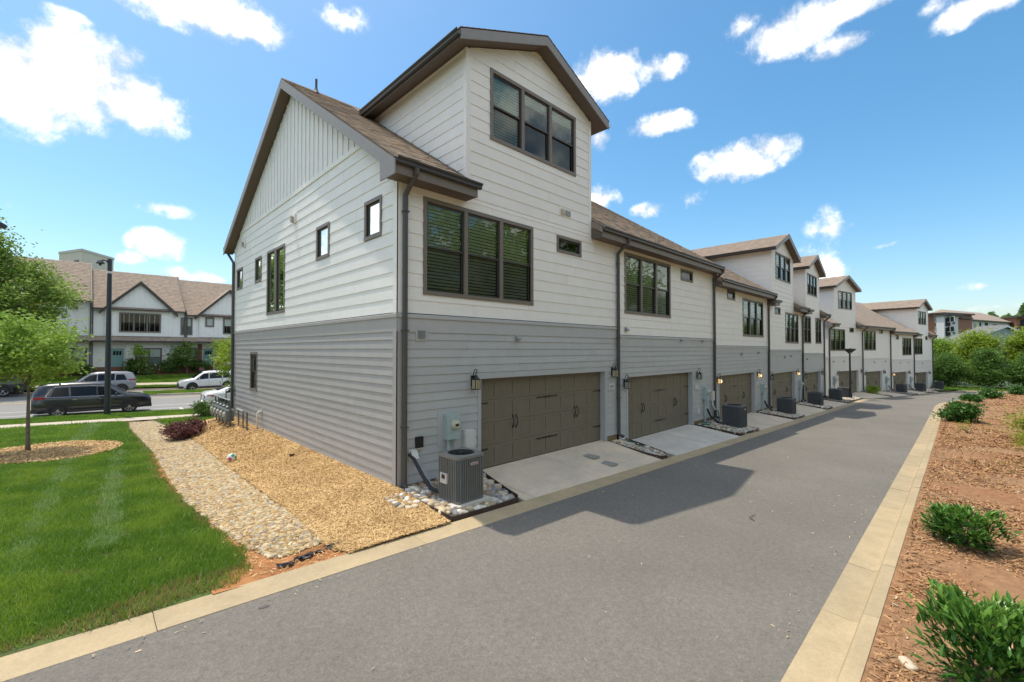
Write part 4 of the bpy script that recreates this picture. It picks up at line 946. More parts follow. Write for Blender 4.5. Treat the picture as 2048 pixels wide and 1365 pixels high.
lines = MB(); lines.tube([(-.55, .9, .72), (-.46, .8, .42), (-.36, .55, .18), (-.2, .42, .12), (.0, .36, .15)], .04, hose_blk, 8); lines.build('refrigerant_line', proto)
for p, z, rz, l in zip((AC3, AC4, AC5, AC6, AC7, AC8, AC9), (-.85, -1.06, -1.25, -1.42, -1.80, -2.03, -2.2), (0, 0, 0, 0, -PH, -PH, -PH), labs[1:]):
    c = copy_tree(proto, (*p, z), rz, l)

# ------------------------------------------------------------------ lanterns, plates, meters on the walls
amber = mat('seeded_glass', (.42, .38, .24), .25, .15, 30.)
clear_l = mat('lantern_glass', (.36, .35, .30), .2, .15, 30.)
lit_l = mat('lit_lantern_glass', (.7, .5, .25), .3, emit=((1., .62, .22), .30))
bulb_m = mat('lit_bulb', (1, .9, .7), .3, emit=((1., .8, .5), 4.))
bulb_off = mat('bulb', (.6, .58, .52), .3)
def lantern(label, fr, x, z, lit, pane_m, rz=0):
    root = thing('wall_lantern', label, 'wall lantern', (*fr(x, 0), z), rz, 'wall lanterns beside the garage doors')
    b = MB(); b.box(-.075, .075, -.028, -.0, -.16, .17, grey_siding if rz == 0 else cream_siding); b.box(-.045, .045, -.045, -.028, -.12, .12, iron); b.build('mount_plate', root)
    y = -.15
    b = MB(); pts = [(0, -.045, .05), (0, -.07, .16), (0, -.10, .235), (0, -.145, .262), (0, -.185, .235), (0, -.185, .195), (0, -.16, .18), (0, -.145, .20)]; b.tube(pts, .010, iron, 6); b.tube([(0, -.045, -.02), (0, -.10, -.01)], .012, iron, 6); b.tube([(0, y, .20), (0, y, .11)], .008, iron, 6); b.build('scroll_arm', root)
    b = MB(); b.lathe([(.012, .15), (.016, .13), (.03, .115), (.05, .085), (.075, .06), (.103, .04), (.105, .03), (.0, .03)], iron, 4, lambda a, c, q: ((a - c)*.7071, y + (a + c)*.7071, q)); b.build('cap', root)
    b = MB(); s = .064
    for sx in (-1, 1):
        for sy in (-1, 1): b.box(sx*s - .007, sx*s + .007, y + sy*s - .007, y + sy*s + .007, -.17, .032, iron)
    b.box(-s - .01, s + .01, y - s - .01, y + s + .01, -.185, -.17, iron); b.box(-.007, .007, y - s - .004, y - s + .004, -.17, .03, iron); b.build('frame', root)
    for (sx, sy) in ((0, -1), (0, 1), (1, 0), (-1, 0)):
        g = MB(); q = s - .002
        if sx: g.box(sx*q - .002, sx*q + .002, y - s + .008, y + s - .008, -.168, .028, pane_m)
        else: g.box(-s + .008, s - .008, y + sy*q - .002, y + sy*q + .002, -.168, .028, pane_m)
        if not lit or (sx, sy) != (0, -1) or True: g.build('glass_pane', root)
    b = MB(); b.lathe([(0, .0), (.02, -.02), (.024, -.05), (.012, -.09), (0, -.095)], bulb_m if lit else bulb_off, 8, lambda a, c, q: (a, y - s*1.16 + c*.3, q - .03) if lit else (a, y + c, q - .03)); b.build('bulb', root)
    return root
L_ = [('wall lantern with amber glass left of the nearest garage door', I0, 1.86, 1.95, False, amber), ('wall lantern with amber glass right of the nearest garage door', I0, 7.42, 1.98, False, amber),
      ('wall lantern left of the second garage door', I0, 8.12, 1.58, False, clear_l), ('wall lantern right of the second garage door, above a number plate', I0, 13.62, 1.62, False, clear_l),
      ('glowing wall lantern left of the third garage door', I0, 15.72, 1.33, True, lit_l), ('glowing wall lantern right of the third garage door', I0, 21.1, 1.36, True, lit_l),
      ('wall lantern left of the fourth garage door', I0, 23.26, 1.14, False, clear_l), ('glowing wall lantern right of the fourth garage door', I0, 28.78, 1.17, True, lit_l),
      ('wall lantern left of the fifth garage door', I0, 30.7, .9, False, clear_l), ('wall lantern right of the fifth garage door', I0, 35.9, .93, False, clear_l)]
for l in L_: lantern(*l)
for l, x, z, lit in (('wall lantern left of the first cream garage', 1.8, .55, False), ('wall lantern right of the first cream garage', 7.2, .58, False), ('wall lantern left of the second cream garage', 8.15, .33, False), ('wall lantern right of the second cream garage', 13.1, .36, False),
                ('glowing wall lantern left of the third cream garage', 15.75, .06, True), ('wall lantern right of the third cream garage', 20.9, .09, False), ('wall lantern left of the last cream garage', 23.3, -.18, False), ('wall lantern right of the last cream garage', 28.4, -.15, False)):
    lantern(l, FB, x, z, lit, lit_l if lit else clear_l, -PH)
def plate(label, fr, x, z, text, rz=0):
    root = thing('house_number_plate', label, 'number plate', (*fr(x, 0), z), rz, 'house number plates'); b = MB(); b.box(-.15, .15, -.042, -.022, -.105, .105, plastic_w); b.build('plate', root)
    b = MB(); b.box(-.10, .10, -.0445, -.042, -.075, -.062, iron); b.build('printed_rule', root)
    if text:
        cu = bpy.data.curves.new('lettering', 'FONT'); cu.body = text; cu.size = .115; cu.align_x = 'CENTER'; cu.align_y = 'CENTER'; cu.extrude = .001; cu.materials.append(iron)
        o = lettering(cu, root); o.location = (0, -.0435, .012); o.rotation_euler = (R(90), 0, 0)
plate('white house number plate under the lantern right of the nearest garage', I0, 7.38, 1.49, '5309'); plate('white house number plate right of the second garage', I0, 13.58, 1.11, ''); plate('white house number plate right of the third garage', I0, 21.1, .85, ''); plate('white house number plate right of the fourth garage', I0, 28.75, .66, ''); plate('white house number plate right of the fifth garage', I0, 35.85, .42, '')

def meter(label, fr, x, z, zg, rz=0):
    root = thing('electric_meter', label, 'electric meter', (*fr(x, 0), z), rz, 'electric meters beside the garages')
    b = MB(); b.box(-.30, .30, -.024, 0, -.42, .36, grey_siding if rz == 0 else cream_siding); b.build('back_board', root)
    b = MB(); b.prism([(-.16, -.25), (.16, -.25), (.16, .26), (-.16, .26)], -.17, -.024, lambda u, v, t: (u, t, v), meter_m); b.box(-.165, .165, -.176, -.17, -.255, .265, meter_m); b.build('box', root)
    b = MB(); f = lambda a, c, q: (a + .03, -.176 - q, c + .05); b.lathe([(.098, 0), (.098, .03), (.085, .05), (.082, .09), (.06, .105), (0, .108)], mat('meter_dial', (.55, .52, .40), .3), 16, f); b.build('dial', root)
    b = MB(); b.box(-.03, .05, -.29, -.282, .03, .075, iron); b.build('display', root)
    b = MB(); b.tube([(-.08, -.09, -.25), (-.08, -.09, zg - z)], .035, meter_m, 8); b.tube([(.09, -.07, -.25), (.09, -.07, -.42), (.10, -.05, -.55)], .014, meter_m, 6); b.build('conduit', root)
    return root
m1 = meter('grey electric meter box with round dial on the nearest wall left of the garage', I0, 1.24, 1.02, -.1)
m2 = meter('grey electric meter box beside the second number plate', I0, 14.35, .82, -.5)
for i, (x, z) in enumerate(((21.9, .55), (29.5, .35))): c = copy_tree(m2, (x, 0, z), 0, ('electric meter between the third and fourth garages', 'electric meter between the fourth and fifth garages')[i])
for i, (x, z) in enumerate(((1.1, -.05), (13.9, -.5), (21.6, -.75))): c = copy_tree(m2, (*B2(x), z), -PH, ('electric meter left of the first cream garage', 'electric meter right of the second cream garage', 'electric meter right of the third cream garage')[i])
t = thing('telecom_box', 'white rounded telecom box low on the wall beside the nearest garage', 'utility box', (1.75, 0, .68))
b = MB(); pts = [(.155*math.copysign(abs(math.cos(a))**.35, math.cos(a)), .21*math.copysign(abs(math.sin(a))**.35, math.sin(a))) for a in np.linspace(0, 2*math.pi, 29)[:-1]]; b.prism(pts, -.09, -.0, lambda u, v, t_: (u, t_, v), plastic_w); b.build('case', t)
b = MB(); b.prism([(u*.82, v*.84) for u, v in pts], -.105, -.09, lambda u, v, t_: (u, t_, v), plastic_w); b.build('lid', t)
t = thing('outlet_cover', 'black outdoor outlet cover on the nearest wall', 'outlet', (.48, 0, .79)); b = MB(); b.box(-.075, .075, -.09, 0, -.10, .115, hose_blk); b.build('cover', t); b = MB(); b.box(-.06, .065, -.085, -.03, -.13, -.10, mat('almond_plastic', (.50, .43, .33), .5)); b.build('base', t)
t = thing('line_cover', 'white plastic line cover where the pipes leave the nearest wall', 'line cover', (.36, 0, .57)); b = MB(); b.box(-.105, .105, -.03, 0, -.11, .11, plastic_w); b.build('flange', t); b = MB(); b.prism([(0, .10), (-.05, .10), (-.14, -.08), (-.10, -.11), (0, -.11)], -.07, .07, lambda y, z, x: (x, y - .0, z), plastic_w); b.build('hood', t)
t = thing('disconnect_box', 'small pale disconnect box beside the second meter', 'utility box', (15.1, 0, .66)); b = MB(); b.box(-.12, .12, -.12, 0, -.2, .2, plastic_w); b.build('case', t); b = MB(); b.tube([(0, -.06, -.2), (.0, -.08, -.42), (.12, -.12, -.6)], .05, plastic_w, 8); b.build('sleeve', t)
t = thing('outlet_cover', 'white outdoor outlet cover low beside the second garage', 'outlet', (13.75, 0, .13)); b = MB(); b.box(-.07, .07, -.07, 0, -.11, .11, plastic_w); b.build('cover', t)
# green drip hose by the stones
def hose(label, pts, r, m, name='garden_hose'):
    b = MB(); b.tube(pts, r, m, 6); o = b.build(name, None, True); return tag(o, label, 'hose')
hose('green hose lying on the stones between the first two garages', [(7.75, -.12, -.2), (7.85, -.25, -.16), (7.7, -.4, -.16), (7.8, -.6, -.2), (7.6, -.75, -.2), (7.75, -.9, -.24), (7.6, -1.0, -.25)], .022, hose_grn)
hose('coiled green hose on the edge of the stones beside the second driveway', [(13.5 + .22*math.cos(a), -.45 + .16*math.sin(a), -.36 + .012*a) for a in np.linspace(0, 12, 40)], .02, hose_grn)
hose('green hose twisted round the line set beside the second air conditioner', [(14.9 + .07*math.cos(3*a), -.28 - .05*a, -.42 + .5*math.exp(-(a-1.2)**2) + .03*math.sin(5*a)) for a in np.linspace(0, 2.6, 30)], .018, hose_grn)
# drain covers in the nearest driveway
for l, (x, y) in (('rectangular meter cover in the nearest driveway, closer to the garage', (5.42, -.62)), ('rectangular meter cover in the nearest driveway, closer to the alley', (5.34, -1.22))):
    b = MB(); z = lerp(-.13, float(z_road(x)) + .022, -y/1.8) + .004; b.prism([(x + .16*math.copysign(abs(math.cos(a))**.4, math.cos(a)), y + .26*math.copysign(abs(math.sin(a))**.4, math.sin(a))) for a in np.linspace(0, 2*math.pi, 25)[:-1]], z - .02, z + .006, lambda u, v, t_: (u, v, t_), mat('cover_concrete', (.33, .31, .27), .8, .1, 20.)); tag(b.build('utility_cover'), l, 'utility cover')

# ------------------------------------------------------------------ plants
def leaf_mat(name, c1, c2, sc=1.2, tr=.45, rough=.5): return mat(name, c1, rough, 0, col2=c2, mixscale=sc, rnd=1., trans=tr, spec=.35)
oak = leaf_mat('oak_leaf', (.34, .46, .09), (.16, .27, .05))
oak_y = leaf_mat('young_oak_leaf', (.40, .54, .10), (.20, .34, .055))
tree_tip = leaf_mat('tip_leaf', (.50, .38, .08), (.34, .34, .06))
lime = leaf_mat('lime_leaf', (.38, .47, .05), (.22, .33, .035))
conif = leaf_mat('conifer_leaf', (.20, .34, .07), (.075, .165, .035), 2.)
bushy = leaf_mat('bushy_leaf', (.36, .50, .07), (.16, .29, .04), .8)
laurel = leaf_mat('laurel_leaf', (.10, .24, .04), (.035, .12, .02), 6., .2, .3)
laurel_tip = leaf_mat('laurel_tip', (.24, .42, .07), (.13, .28, .045), 6., .3, .35)
redleaf = leaf_mat('red_leaf', (.24, .09, .075), (.10, .04, .042), 6., .2)
shrub_g = leaf_mat('shrub_leaf', (.18, .28, .06), (.07, .14, .03), 3.)
flower_w = mat('white_blossom', (.75, .72, .62), .6)
weed_m = leaf_mat('weed_leaf', (.42, .44, .06), (.24, .32, .04), 3.)
def leaf_quads(C, N, L, Wd, rg, up_bias=.35, droop=0.):
    """rhombic leaves at centres C, length L, width Wd"""
    n = len(C); d = rg.normal(size=(n, 3)); d[:, 2] = d[:, 2]*.6 - droop; d /= np.linalg.norm(d, axis=1)[:, None]
    r = rg.normal(size=(n, 3)); r[:, 2] *= .5; nrm = r + np.array([0, 0, up_bias*2]); s = np.cross(d, nrm); s /= np.linalg.norm(s, axis=1)[:, None] + 1e-9
    L = np.asarray(L).reshape(-1, 1); Wd = np.asarray(Wd).reshape(-1, 1)
    V = np.empty((n, 4, 3)); V[:, 0] = C - d*L*.5; V[:, 1] = C + s*Wd*.5 - d*L*.05; V[:, 2] = C + d*L*.5; V[:, 3] = C - s*Wd*.5 - d*L*.05
    return V
def crown_points(rg, n, shape, clusters, spread, hollow=.45):
    """clumps of leaves through an uneven volume ; shape(u in unit ball)->point"""
    k = clusters; u = rg.normal(size=(k, 3)); u /= np.linalg.norm(u, axis=1)[:, None]; rad = rg.uniform(hollow, 1, k)**.6; c = shape(u*rad[:, None])
    i = rg.integers(0, k, n); size = rg.uniform(.6, 1.35, k)
    p = c[i] + rg.normal(size=(n, 3))*spread*size[i][:, None]*np.array([1, 1, .62]); tone = rg.uniform(.0, .45, k)[i] + rg.uniform(0, .55, n)
    return p, tone, c
def tree(name, label, cat, loc, h, r, trunk_h, trunk_r, m, n, leaf=.13, clusters=60, spread=.35, seed=1, group=None, cone=0., ell=None, tip=None, lean=(0, 0), limbs=7, aspect=.5, low=.0):
    rg = np.random.default_rng(seed); root = thing(name, label, cat, loc, 0, group)
    cz = trunk_h + (h - trunk_h)/2; hz = (h - trunk_h)/2
    def shape(u):
        q = u.copy(); z = q[:, 2]; k = 1 - cone*(z*.5 + .5) if cone else np.ones(len(z))
        wob = 1 + .22*np.sin(3*np.arctan2(q[:, 1], q[:, 0]) + seed) + .12*np.sin(5*z + seed)
        f = (k*wob)[:, None]; return np.concatenate([q[:, :2]*r*f + np.array(lean)*(z[:, None]*.5 + .5), (cz + z*hz*(1 + .08*np.sin(seed + 4*q[:, 0])))[:, None]], 1)
    P, tone, cl = crown_points(rg, n, shape, clusters, spread)
    V = leaf_quads(P, None, leaf*rg.uniform(.65, 1.35, n), leaf*aspect*rg.uniform(.7, 1.3, n), rg, .4, .1)
    quads('crown', V, m, np.clip(tone, .01, .99), root)
    if tip is not None:
        k = rg.integers(0, len(cl), max(3, clusters//9)); q = cl[np.repeat(k, 45)] + rg.normal(size=(45*len(k), 3))*spread*.55 + np.array([0, 0, spread*.5]); quads('new_growth', leaf_quads(q, None, leaf*np.ones(len(q)), leaf*.5*np.ones(len(q)), rg), tip, rg.uniform(.05, .95, len(q)), root, 'stuff')
    b = MB(); wob = lambda t: (lean[0]*.3*t + .05*math.sin(3*t + seed)*trunk_h*.15, lean[1]*.3*t + .04*math.sin(4*t + seed*2)*trunk_h*.15)
    top = trunk_h + hz*1.2
    b.tube([(*wob(t), -.1 + t*(top + .1)) for t in np.linspace(0, 1, 9)], [trunk_r*(1.35 if t == 0 else 1.0)*(1 - .72*t) for t in np.linspace(0, 1, 9)], bark, 9); b.build('trunk', root, True)
    if limbs:
        lb = MB()
        for i in range(limbs):
            c = cl[rg.integers(0, len(cl))]; t = rg.uniform(.45, .9); z0 = t*top; p0 = Vector((*wob(t), z0)); p1 = Vector(c)
            if p1.z < z0 + .1: p1.z = z0 + .3
            mid = (p0 + p1)/2 + Vector((rg.uniform(-.1, .1)*r, rg.uniform(-.1, .1)*r, .12*r)); lb.tube([p0, mid, p1], [trunk_r*(1 - .72*t)*.6, trunk_r*.25, trunk_r*.08], bark, 6)
        lb.build('limbs', root, True)
    return root
def lp(x, y): return (x, y, float(H_left(x, y)))
tree('young_tree', 'young tree standing in the round mulch ring on the lawn', 'tree', (TREE[0], TREE[1], float(H_left(*TREE))), 4.05, 1.12, 2.05, .055, oak_y, 9500, .115, 70, .22, 5, limbs=9, lean=(-.2, .1))
tree('street_tree', 'big street tree behind the parked black truck on the far side of the street', 'tree', (-7.9, 43.6, -.8), 13.6, 4.3, 2.6, .33, oak, 46000, .26, 210, .55, 8, tip=tree_tip, limbs=12, lean=(-3.4, -.5), cone=.38)
tree('young_tree', 'bright green young tree half hidden behind the back corner of the nearest townhouse', 'tree', (2.55, 22.3, -.86), 4.6, 1.35, 1.2, .06, lime, 6500, .15, 50, .26, 15, limbs=6)
tree('street_tree', 'street tree farther left along the street, mostly out of view', 'tree', (-17, 43.2, -.6), 11.5, 5.0, 3.0, .28, oak, 12000, .34, 90, .8, 18, limbs=6)
def shrub(name, label, loc, r, h, m, n, leaf, seed, cat='shrub', group=None, spread=.16, clusters=26, tips=None, flowers=None, parts=0, aspect=.45, m_tip=None):
    rg = np.random.default_rng(seed); root = thing(name, label, cat, loc, 0, group)
    def shape(u): return np.stack([u[:, 0]*r*(1 + .2*np.sin(seed + 2*u[:, 1])), u[:, 1]*r, h*.52 + u[:, 2]*h*.47], 1)
    P, tone, cl = crown_points(rg, n, shape, clusters, spread, .35); P[:, 2] = np.abs(P[:, 2] - .02) + .02
    d = P - np.array([0, 0, h*.15]); d /= np.linalg.norm(d, axis=1)[:, None] + 1e-9
    if parts:      # upright lance leaves, the outermost ones objects of their own
        k = n; dirs = d*.8 + rg.normal(size=(k, 3))*.35 + np.array([0, 0, .45]); dirs /= np.linalg.norm(dirs, axis=1)[:, None]
        score = (P - np.array(loc)*0)@np.array([CAM[0]-loc[0], CAM[1]-loc[1], CAM[2]-loc[2]]) + .25*P[:, 2]; order = np.argsort(-score); sizes = leaf*rg.uniform(.7, 1.25, k)
        key = 'leaf_' + m.name
        lm = []
        for v, (bend, mm) in enumerate(((.12, m), (.22, m), (.16, m_tip or m))):
            me = bpy.data.meshes.new('leaf'); wv = aspect*.5
            vs = [(0, 0, 0), (.33, wv, .03), (.33, 0, -.02), (.33, -wv, .03), (.72, wv*.7, .03-bend*.4), (.72, 0, -.02-bend*.4), (.72, -wv*.7, .03-bend*.4), (1, 0, -bend)]
            me.from_pydata(vs, [], [(0,2,1), (0,3,2), (1,2,5,4), (2,3,6,5), (4,5,7), (5,6,7)]); me.materials.append(mm); me.attributes.new('rnd', 'FLOAT', 'FACE').data.foreach_set('value', [.2 + .25*v]*6); lm.append((me, vs))
        rest = {0: [], 1: []}; Vr = {m.name: ([], [], []), (m_tip or m).name: ([], [], [])}
        for q, i in enumerate(order):
            x = Vector(dirs[i]); y = Vector((0, 0, 1)).cross(x)
            y = y.normalized() if y.length > .05 else Vector((1, 0, 0)); a = rg.uniform(-.6, .6); z = x.cross(y); y2 = y*math.cos(a) + z*math.sin(a); z2 = x.cross(y2); s = sizes[i]
            tipq = P[i][2] > h*.72 and rg.random() < .6; v = 2 if tipq else int(rg.integers(0, 2))
            Mx = Matrix((x*s, y2*s, z2*s)).transposed().to_4x4(); Mx.translation = Vector(P[i]) - x*s*.4
            if q < parts:
                o = link('leaf', lm[v][0], root); o.matrix_local = Mx
            else:
                mm = lm[v][0].materials[0]; A = Vr[mm.name]; b0 = len(A[0]); A[0].extend(tuple(Mx @ Vector(p)) for p in lm[v][1]); A[1].extend(tuple(b0 + e for e in f) for f in [(0,2,1), (0,3,2), (1,2,5,4), (2,3,6,5), (4,5,7), (5,6,7)]); A[2].extend([float(rg.uniform(.05, .95))]*6)
        for nm, (vv, ff, rn) in Vr.items():
            if not ff: continue
            me = bpy.data.meshes.new('leaves'); me.from_pydata(vv, [], ff); me.materials.append(MATS[nm]); me.attributes.new('rnd', 'FLOAT', 'FACE').data.foreach_set('value', rn); link('leaves', me, root, kind='stuff')
    else:
        quads('foliage', leaf_quads(P, None, leaf*rg.uniform(.6, 1.4, n), leaf*aspect*rg.uniform(.7, 1.3, n), rg, .3, -.2), m, np.clip(tone, .01, .99), root)
    b = MB()
    for i in range(7): c = cl[rg.integers(0, len(cl))]; b.tube([(0, 0, -.05), (c[0]*.4, c[1]*.4, c[2]*.45), tuple(c)], [.018, .012, .004], bark, 5)
    b.build('stems', root)
    if flowers:
        k = flowers; i = rg.integers(0, n, k); q = P[i]*np.array([1.05, 1.05, 1.0]) + np.array([0, 0, .06]); quads('blossoms', leaf_quads(q, None, .09*np.ones(k), .09*np.ones(k), rg, 1.2), flower_w, None, root)
    return root
shrub('red_shrub', 'low dark red leaved shrub at the edge of the dry creek', (-1.68, 11.6, float(H_left(-1.68, 11.6)) - .02), .62, .62, redleaf, 5200, .085, 31, spread=.12, clusters=34)
shrub('green_shrub', 'round green shrub on the lawn in front of the gas meters', (.12, 18.9, float(H_left(-.05, 18.9))), .48, .80, shrub_g, 3000, .09, 32, spread=.15)
zb_ = lambda x, y: (x, y, float(z_bank(np.array(x), np.array(y))) - .02)
shrub('laurel_shrub', 'large glossy shrub on the red mulch, second nearest along the right kerb', zb_(4.95, -7.62), .43, .60, laurel, 2400, .085, 41, parts=300, aspect=.36, m_tip=laurel_tip, spread=.07, clusters=40, group='evergreen shrubs along the right kerb')
shrub('laurel_shrub', 'nearest glossy shrub in the bottom right corner, full of pale new shoots', zb_(.95, -7.80), .40, .80, laurel, 2400, .10, 42, parts=300, aspect=.30, m_tip=laurel_tip, spread=.085, clusters=36, group='evergreen shrubs along the right kerb')
shrub('laurel_shrub', 'glossy green shrub overhanging the kerb where the right kerb starts to bend', zb_(26.6, -7.4), .70, .95, laurel, 3600, .15, 43, spread=.17, clusters=36, group='evergreen shrubs along the right kerb')
for i, (x, y, r, h, l) in enumerate(((47.5, -7.95, .35, .5, 'small green shrub just past the bend of the right kerb'), (55.0, -9.3, .55, .9, 'round green shrub halfway along the far right kerb'), (66.8, -11.6, .55, .85, 'dark green shrub near the far end of the right kerb'), (72, -15.4, .55, .85, 'last dark green shrub at the far end of the right kerb'), (38, -13.0, 1.6, 1.3, 'loose grey green shrub low on the red bank near the right edge'))):
    shrub('evergreen_shrub', l, zb_(x, y), r, h, laurel, 1600, .2, 50 + i, spread=.2, group='evergreen shrubs along the right kerb')
shrub('yellow_green_weed', 'tall yellow green weed on the red bank at the right edge', zb_(20.5, -9.75), .8, 1.0, weed_m, 2600, .14, 61, 'weed', spread=.25, clusters=22)
shrub('yellow_green_weed', 'low yellow green weeds in front of the tall weed on the red bank', zb_(17.5, -9.5), .75, .45, weed_m, 1300, .12, 62, 'weed', spread=.2, clusters=18)
shrub('weed', 'thin brown green weed stem beside the bent kerb shrub', zb_(21.2, -7.75), .3, .5, weed_m, 130, .08, 63, 'weed', spread=.12, clusters=10)
shrub('green_shrub', 'small leafy shrub between the first two cream garages', (*B2(7.9, .75), -1.62), .42, .75, lime, 1400, .12, 64)
# trees beyond the end of the alley
spec = [(79.5, -2.5, 4.6, 1.8, conif, .55, 0.1), (80.5, -6.0, 4.4, 1.9, conif, .6, .1), (81, -9.8, 4.9, 2.1, conif, .55, .1), (81.5, -13.6, 4.6, 2.2, conif, .5, .1), (80, -17.6, 5.2, 2.3, bushy, .5, .1)]
names = ['first', 'second', 'third', 'fourth', 'fifth']
for i, (x, y, h, r, m, cone, lo) in enumerate(spec):
    tree('evergreen_tree', '%s evergreen tree from the townhouses in the row behind the end of the alley' % names[i], 'tree', (x, y, -2.3), h, r, .15, .14, m, 9000, .30, 90, .42, 70 + i, 'evergreen trees behind the end of the alley', cone=cone, limbs=3, aspect=.35)
for i, (x, y, h, r, l) in enumerate(((88, -.6, 7.2, 2.3, 'pale green tree rising behind the farthest townhouse corner'), (87, -9, 7.4, 2.6, 'yellow green tree behind the second evergreen'), (88, -13.5, 7.9, 2.3, 'yellow green tree behind the third evergreen with the house behind it'), (83, -20.0, 10.0, 3.0, 'bushy tree left of the right edge at the end of the alley'), (76, -23, 11.2, 3.4, 'large bushy tree at the right edge of the alley end'), (66, -20.5, 6.0, 3.0, 'bushy tree spreading low at the right edge'), (92, -5, 6.6, 2.5, 'bushy tree behind the first evergreen'))):
    tree('bushy_tree', l, 'tree', (x, y, -2.35), h, r, .25, .16, lime if i in (0, 1, 2) else bushy, 11000, .34, 90, .6, 90 + i, 'bushy trees behind the alley', cone=.35, limbs=4)
tree('tall_tree', 'dark tree behind the farthest townhouse, below the brick flats', 'tree', (103, 4.5, -2.4), 9.0, 3.6, 2, .25, oak, 9000, .45, 80, .9, 120, limbs=4)
# trees across the alley, seen in the window glass
for i, (x, y, h, r) in enumerate(((3, -22, 17, 5), (11, -23.5, 18, 5.2), (19, -22, 16.5, 4.8), (28, -24, 19, 5.8), (39, -24, 17, 5.5), (51, -27, 18, 5.8), (-7, -25, 17, 5.5))):
    tree('woodland_tree', ('first', 'second', 'third', 'fourth', 'fifth', 'sixth', 'seventh')[i] + ' woodland tree down the bank across the alley, seen in the window glass', 'tree', (x, y, -2.2), h, r, 1.5, .22, bushy, 9000, .55, 90, 1.1, 140 + i, 'woodland trees across the alley', limbs=4)

# ------------------------------------------------------------------ ball, gas meters, small things
root = thing('ball', 'white ball with red and green patches lying on the mulch by the dry creek', 'ball', (-1.52, 5.75, float(H_left(-1.52, 5.75)) + .125))
b = MB(); ns, nr_ = 28, 16; bw = mat('ball_white', (.68, .68, .66), .35); bred = mat('ball_red', (.55, .045, .05), .35); bgr = mat('ball_green', (.03, .30, .13), .35); rad = .115
pc = [(Vector((-.55, -.8, -.1)).normalized(), .42, bred), (Vector((.1, -.65, .7)).normalized(), .40, bgr), (Vector((.62, -.75, .15)).normalized(), .30, bgr), (Vector((-.95, .1, -.3)).normalized(), .4, bred), (Vector((.2, .9, .2)).normalized(), .5, bred), (Vector((-.2, -.55, -.85)).normalized(), .38, bgr)]
for i in range(nr_):
    for j in range(ns):
        p = lambda a, c: Vector((math.sin(math.pi*a/nr_)*math.cos(2*math.pi*c/ns), math.sin(math.pi*a/nr_)*math.sin(2*math.pi*c/ns), math.cos(math.pi*a/nr_)))
        c = p(i + .5, j + .5); m_ = bw
        for d, w_, mm in pc:
            an = c.angle(d)
            if an < w_: m_ = mm
        b.face([p(i, j)*rad, p(i+1, j)*rad, p(i+1, j+1)*rad, p(i, j+1)*rad], m_)
b.build('shell', root, True)
root = thing('gas_meter_bank', 'row of grey gas meters with their pipes at the back corner of the nearest townhouse', 'gas meters', (-.42, 11.2, float(H_left(-.42, 11.2))))
gm = mat('gas_meter_paint', (.15, .175, .17), .45, .1, 8.); gp = mat('gas_pipe', (.09, .10, .10), .5, .1, 8.)
for i in range(5):
    y = -.55 + i*.52; b = MB()
    b.prism([(-.15, .22), (-.17, .34), (-.13, .55), (-.08, .60), (.08, .60), (.13, .55), (.17, .34), (.15, .22), (.08, .17), (-.08, .17)], -.13, .13, lambda u, v, t: (-.16 + t, y + u, v), gm); mo = b.build('meter', root)
    b = MB(); b.lathe([(.09, 0), (.09, .05), (0, .055)], mat('meter_face', (.5, .48, .42), .4), 12, lambda a, c, q: (-.29 - q, y + a, .42 + c)); b.build('dial', mo)
    b = MB(); b.lathe([(.0, .0), (.09, .01), (.1, .05), (.04, .09), (.03, .16), (0, .16)], gm, 10, lambda a, c, q: (-.16 + a, y + .12 + c, .62 + q)); b.tube([(-.16, y + .1, .6), (-.16, y + .1, .9)], .024, gp, 6); b.tube([(-.16, y - .1, .58), (-.16, y - .1, .1), (-.16, y - .1, -.1)], .022, gp, 6); b.build('regulator', mo)
b = MB(); b.tube([(-.16, -.75, .92), (-.16, 1.75, .92)], .030, mat('pipe_grey', (.26, .31, .31), .5), 8); b.tube([(-.16, -.75, .92), (-.16, -.75, -.1)], .035, gp, 8)
for y in (-1.1, -1.7, -2.2): b.tube([(.02, y, -.1), (.02, y, .62)], .024, gp, 6)
b.tube([(.02, -.85, .62), (.02, -1.7, .62)], .026, meter_m, 6); b.tube([(.02, -1.7, .56), (.02, -2.2, .56), (.02, -2.2, .3)], .024, gp, 6); b.tube([(.1, 1.2, .7), (.1, 1.2, 1.15), (.25, 1.2, 1.22), (.4, 1.2, 1.22), (.4, 1.2, .9)], .02, gp, 6); b.build('pipes', root)
root = thing('vent_pipe', 'white plastic pipe elbow standing out of the end wall', 'pipe', (0, 8.76, 0)); b = MB(); b.tube([(0, 0, .58), (-.10, 0, .58), (-.15, 0, .54), (-.16, 0, .46), (-.16, 0, -.05)], .028, pvc, 8); b.build('pipe', root, True); b = MB(); b.box(-.03, 0, -.07, .07, .40, .66, end_siding); b.build('mount_plate', root)
for (l, y, z) in (('small camera box high on the end wall near the back eave', 11.2, 6.62), ('small beige sensor box high on the end wall under the gable', 5.76, 6.40)):
    root = thing('wall_sensor', l, 'sensor', (0, y, z)); b = MB(); b.box(-.06, -.015, -.10, .10, -.12, .14, white_siding); b.build('plate', root); b = MB(); b.box(-.13, -.06, -.05, .06, -.10, .06, mat('sensor_beige', (.42, .38, .32), .5)); b.build('case', root)
b = MB(); b.box(-.05, .05, -.04, .04, -.03, .06, mat('rust_cap', (.06, .02, .012), .7)); o = b.build('cleanout_cap', None, loc=(-.55, 4.15, float(H_left(-.55, 4.15)) + .04)); tag(o, 'small rusty square cap in the mulch beside the end wall', 'pipe cap')
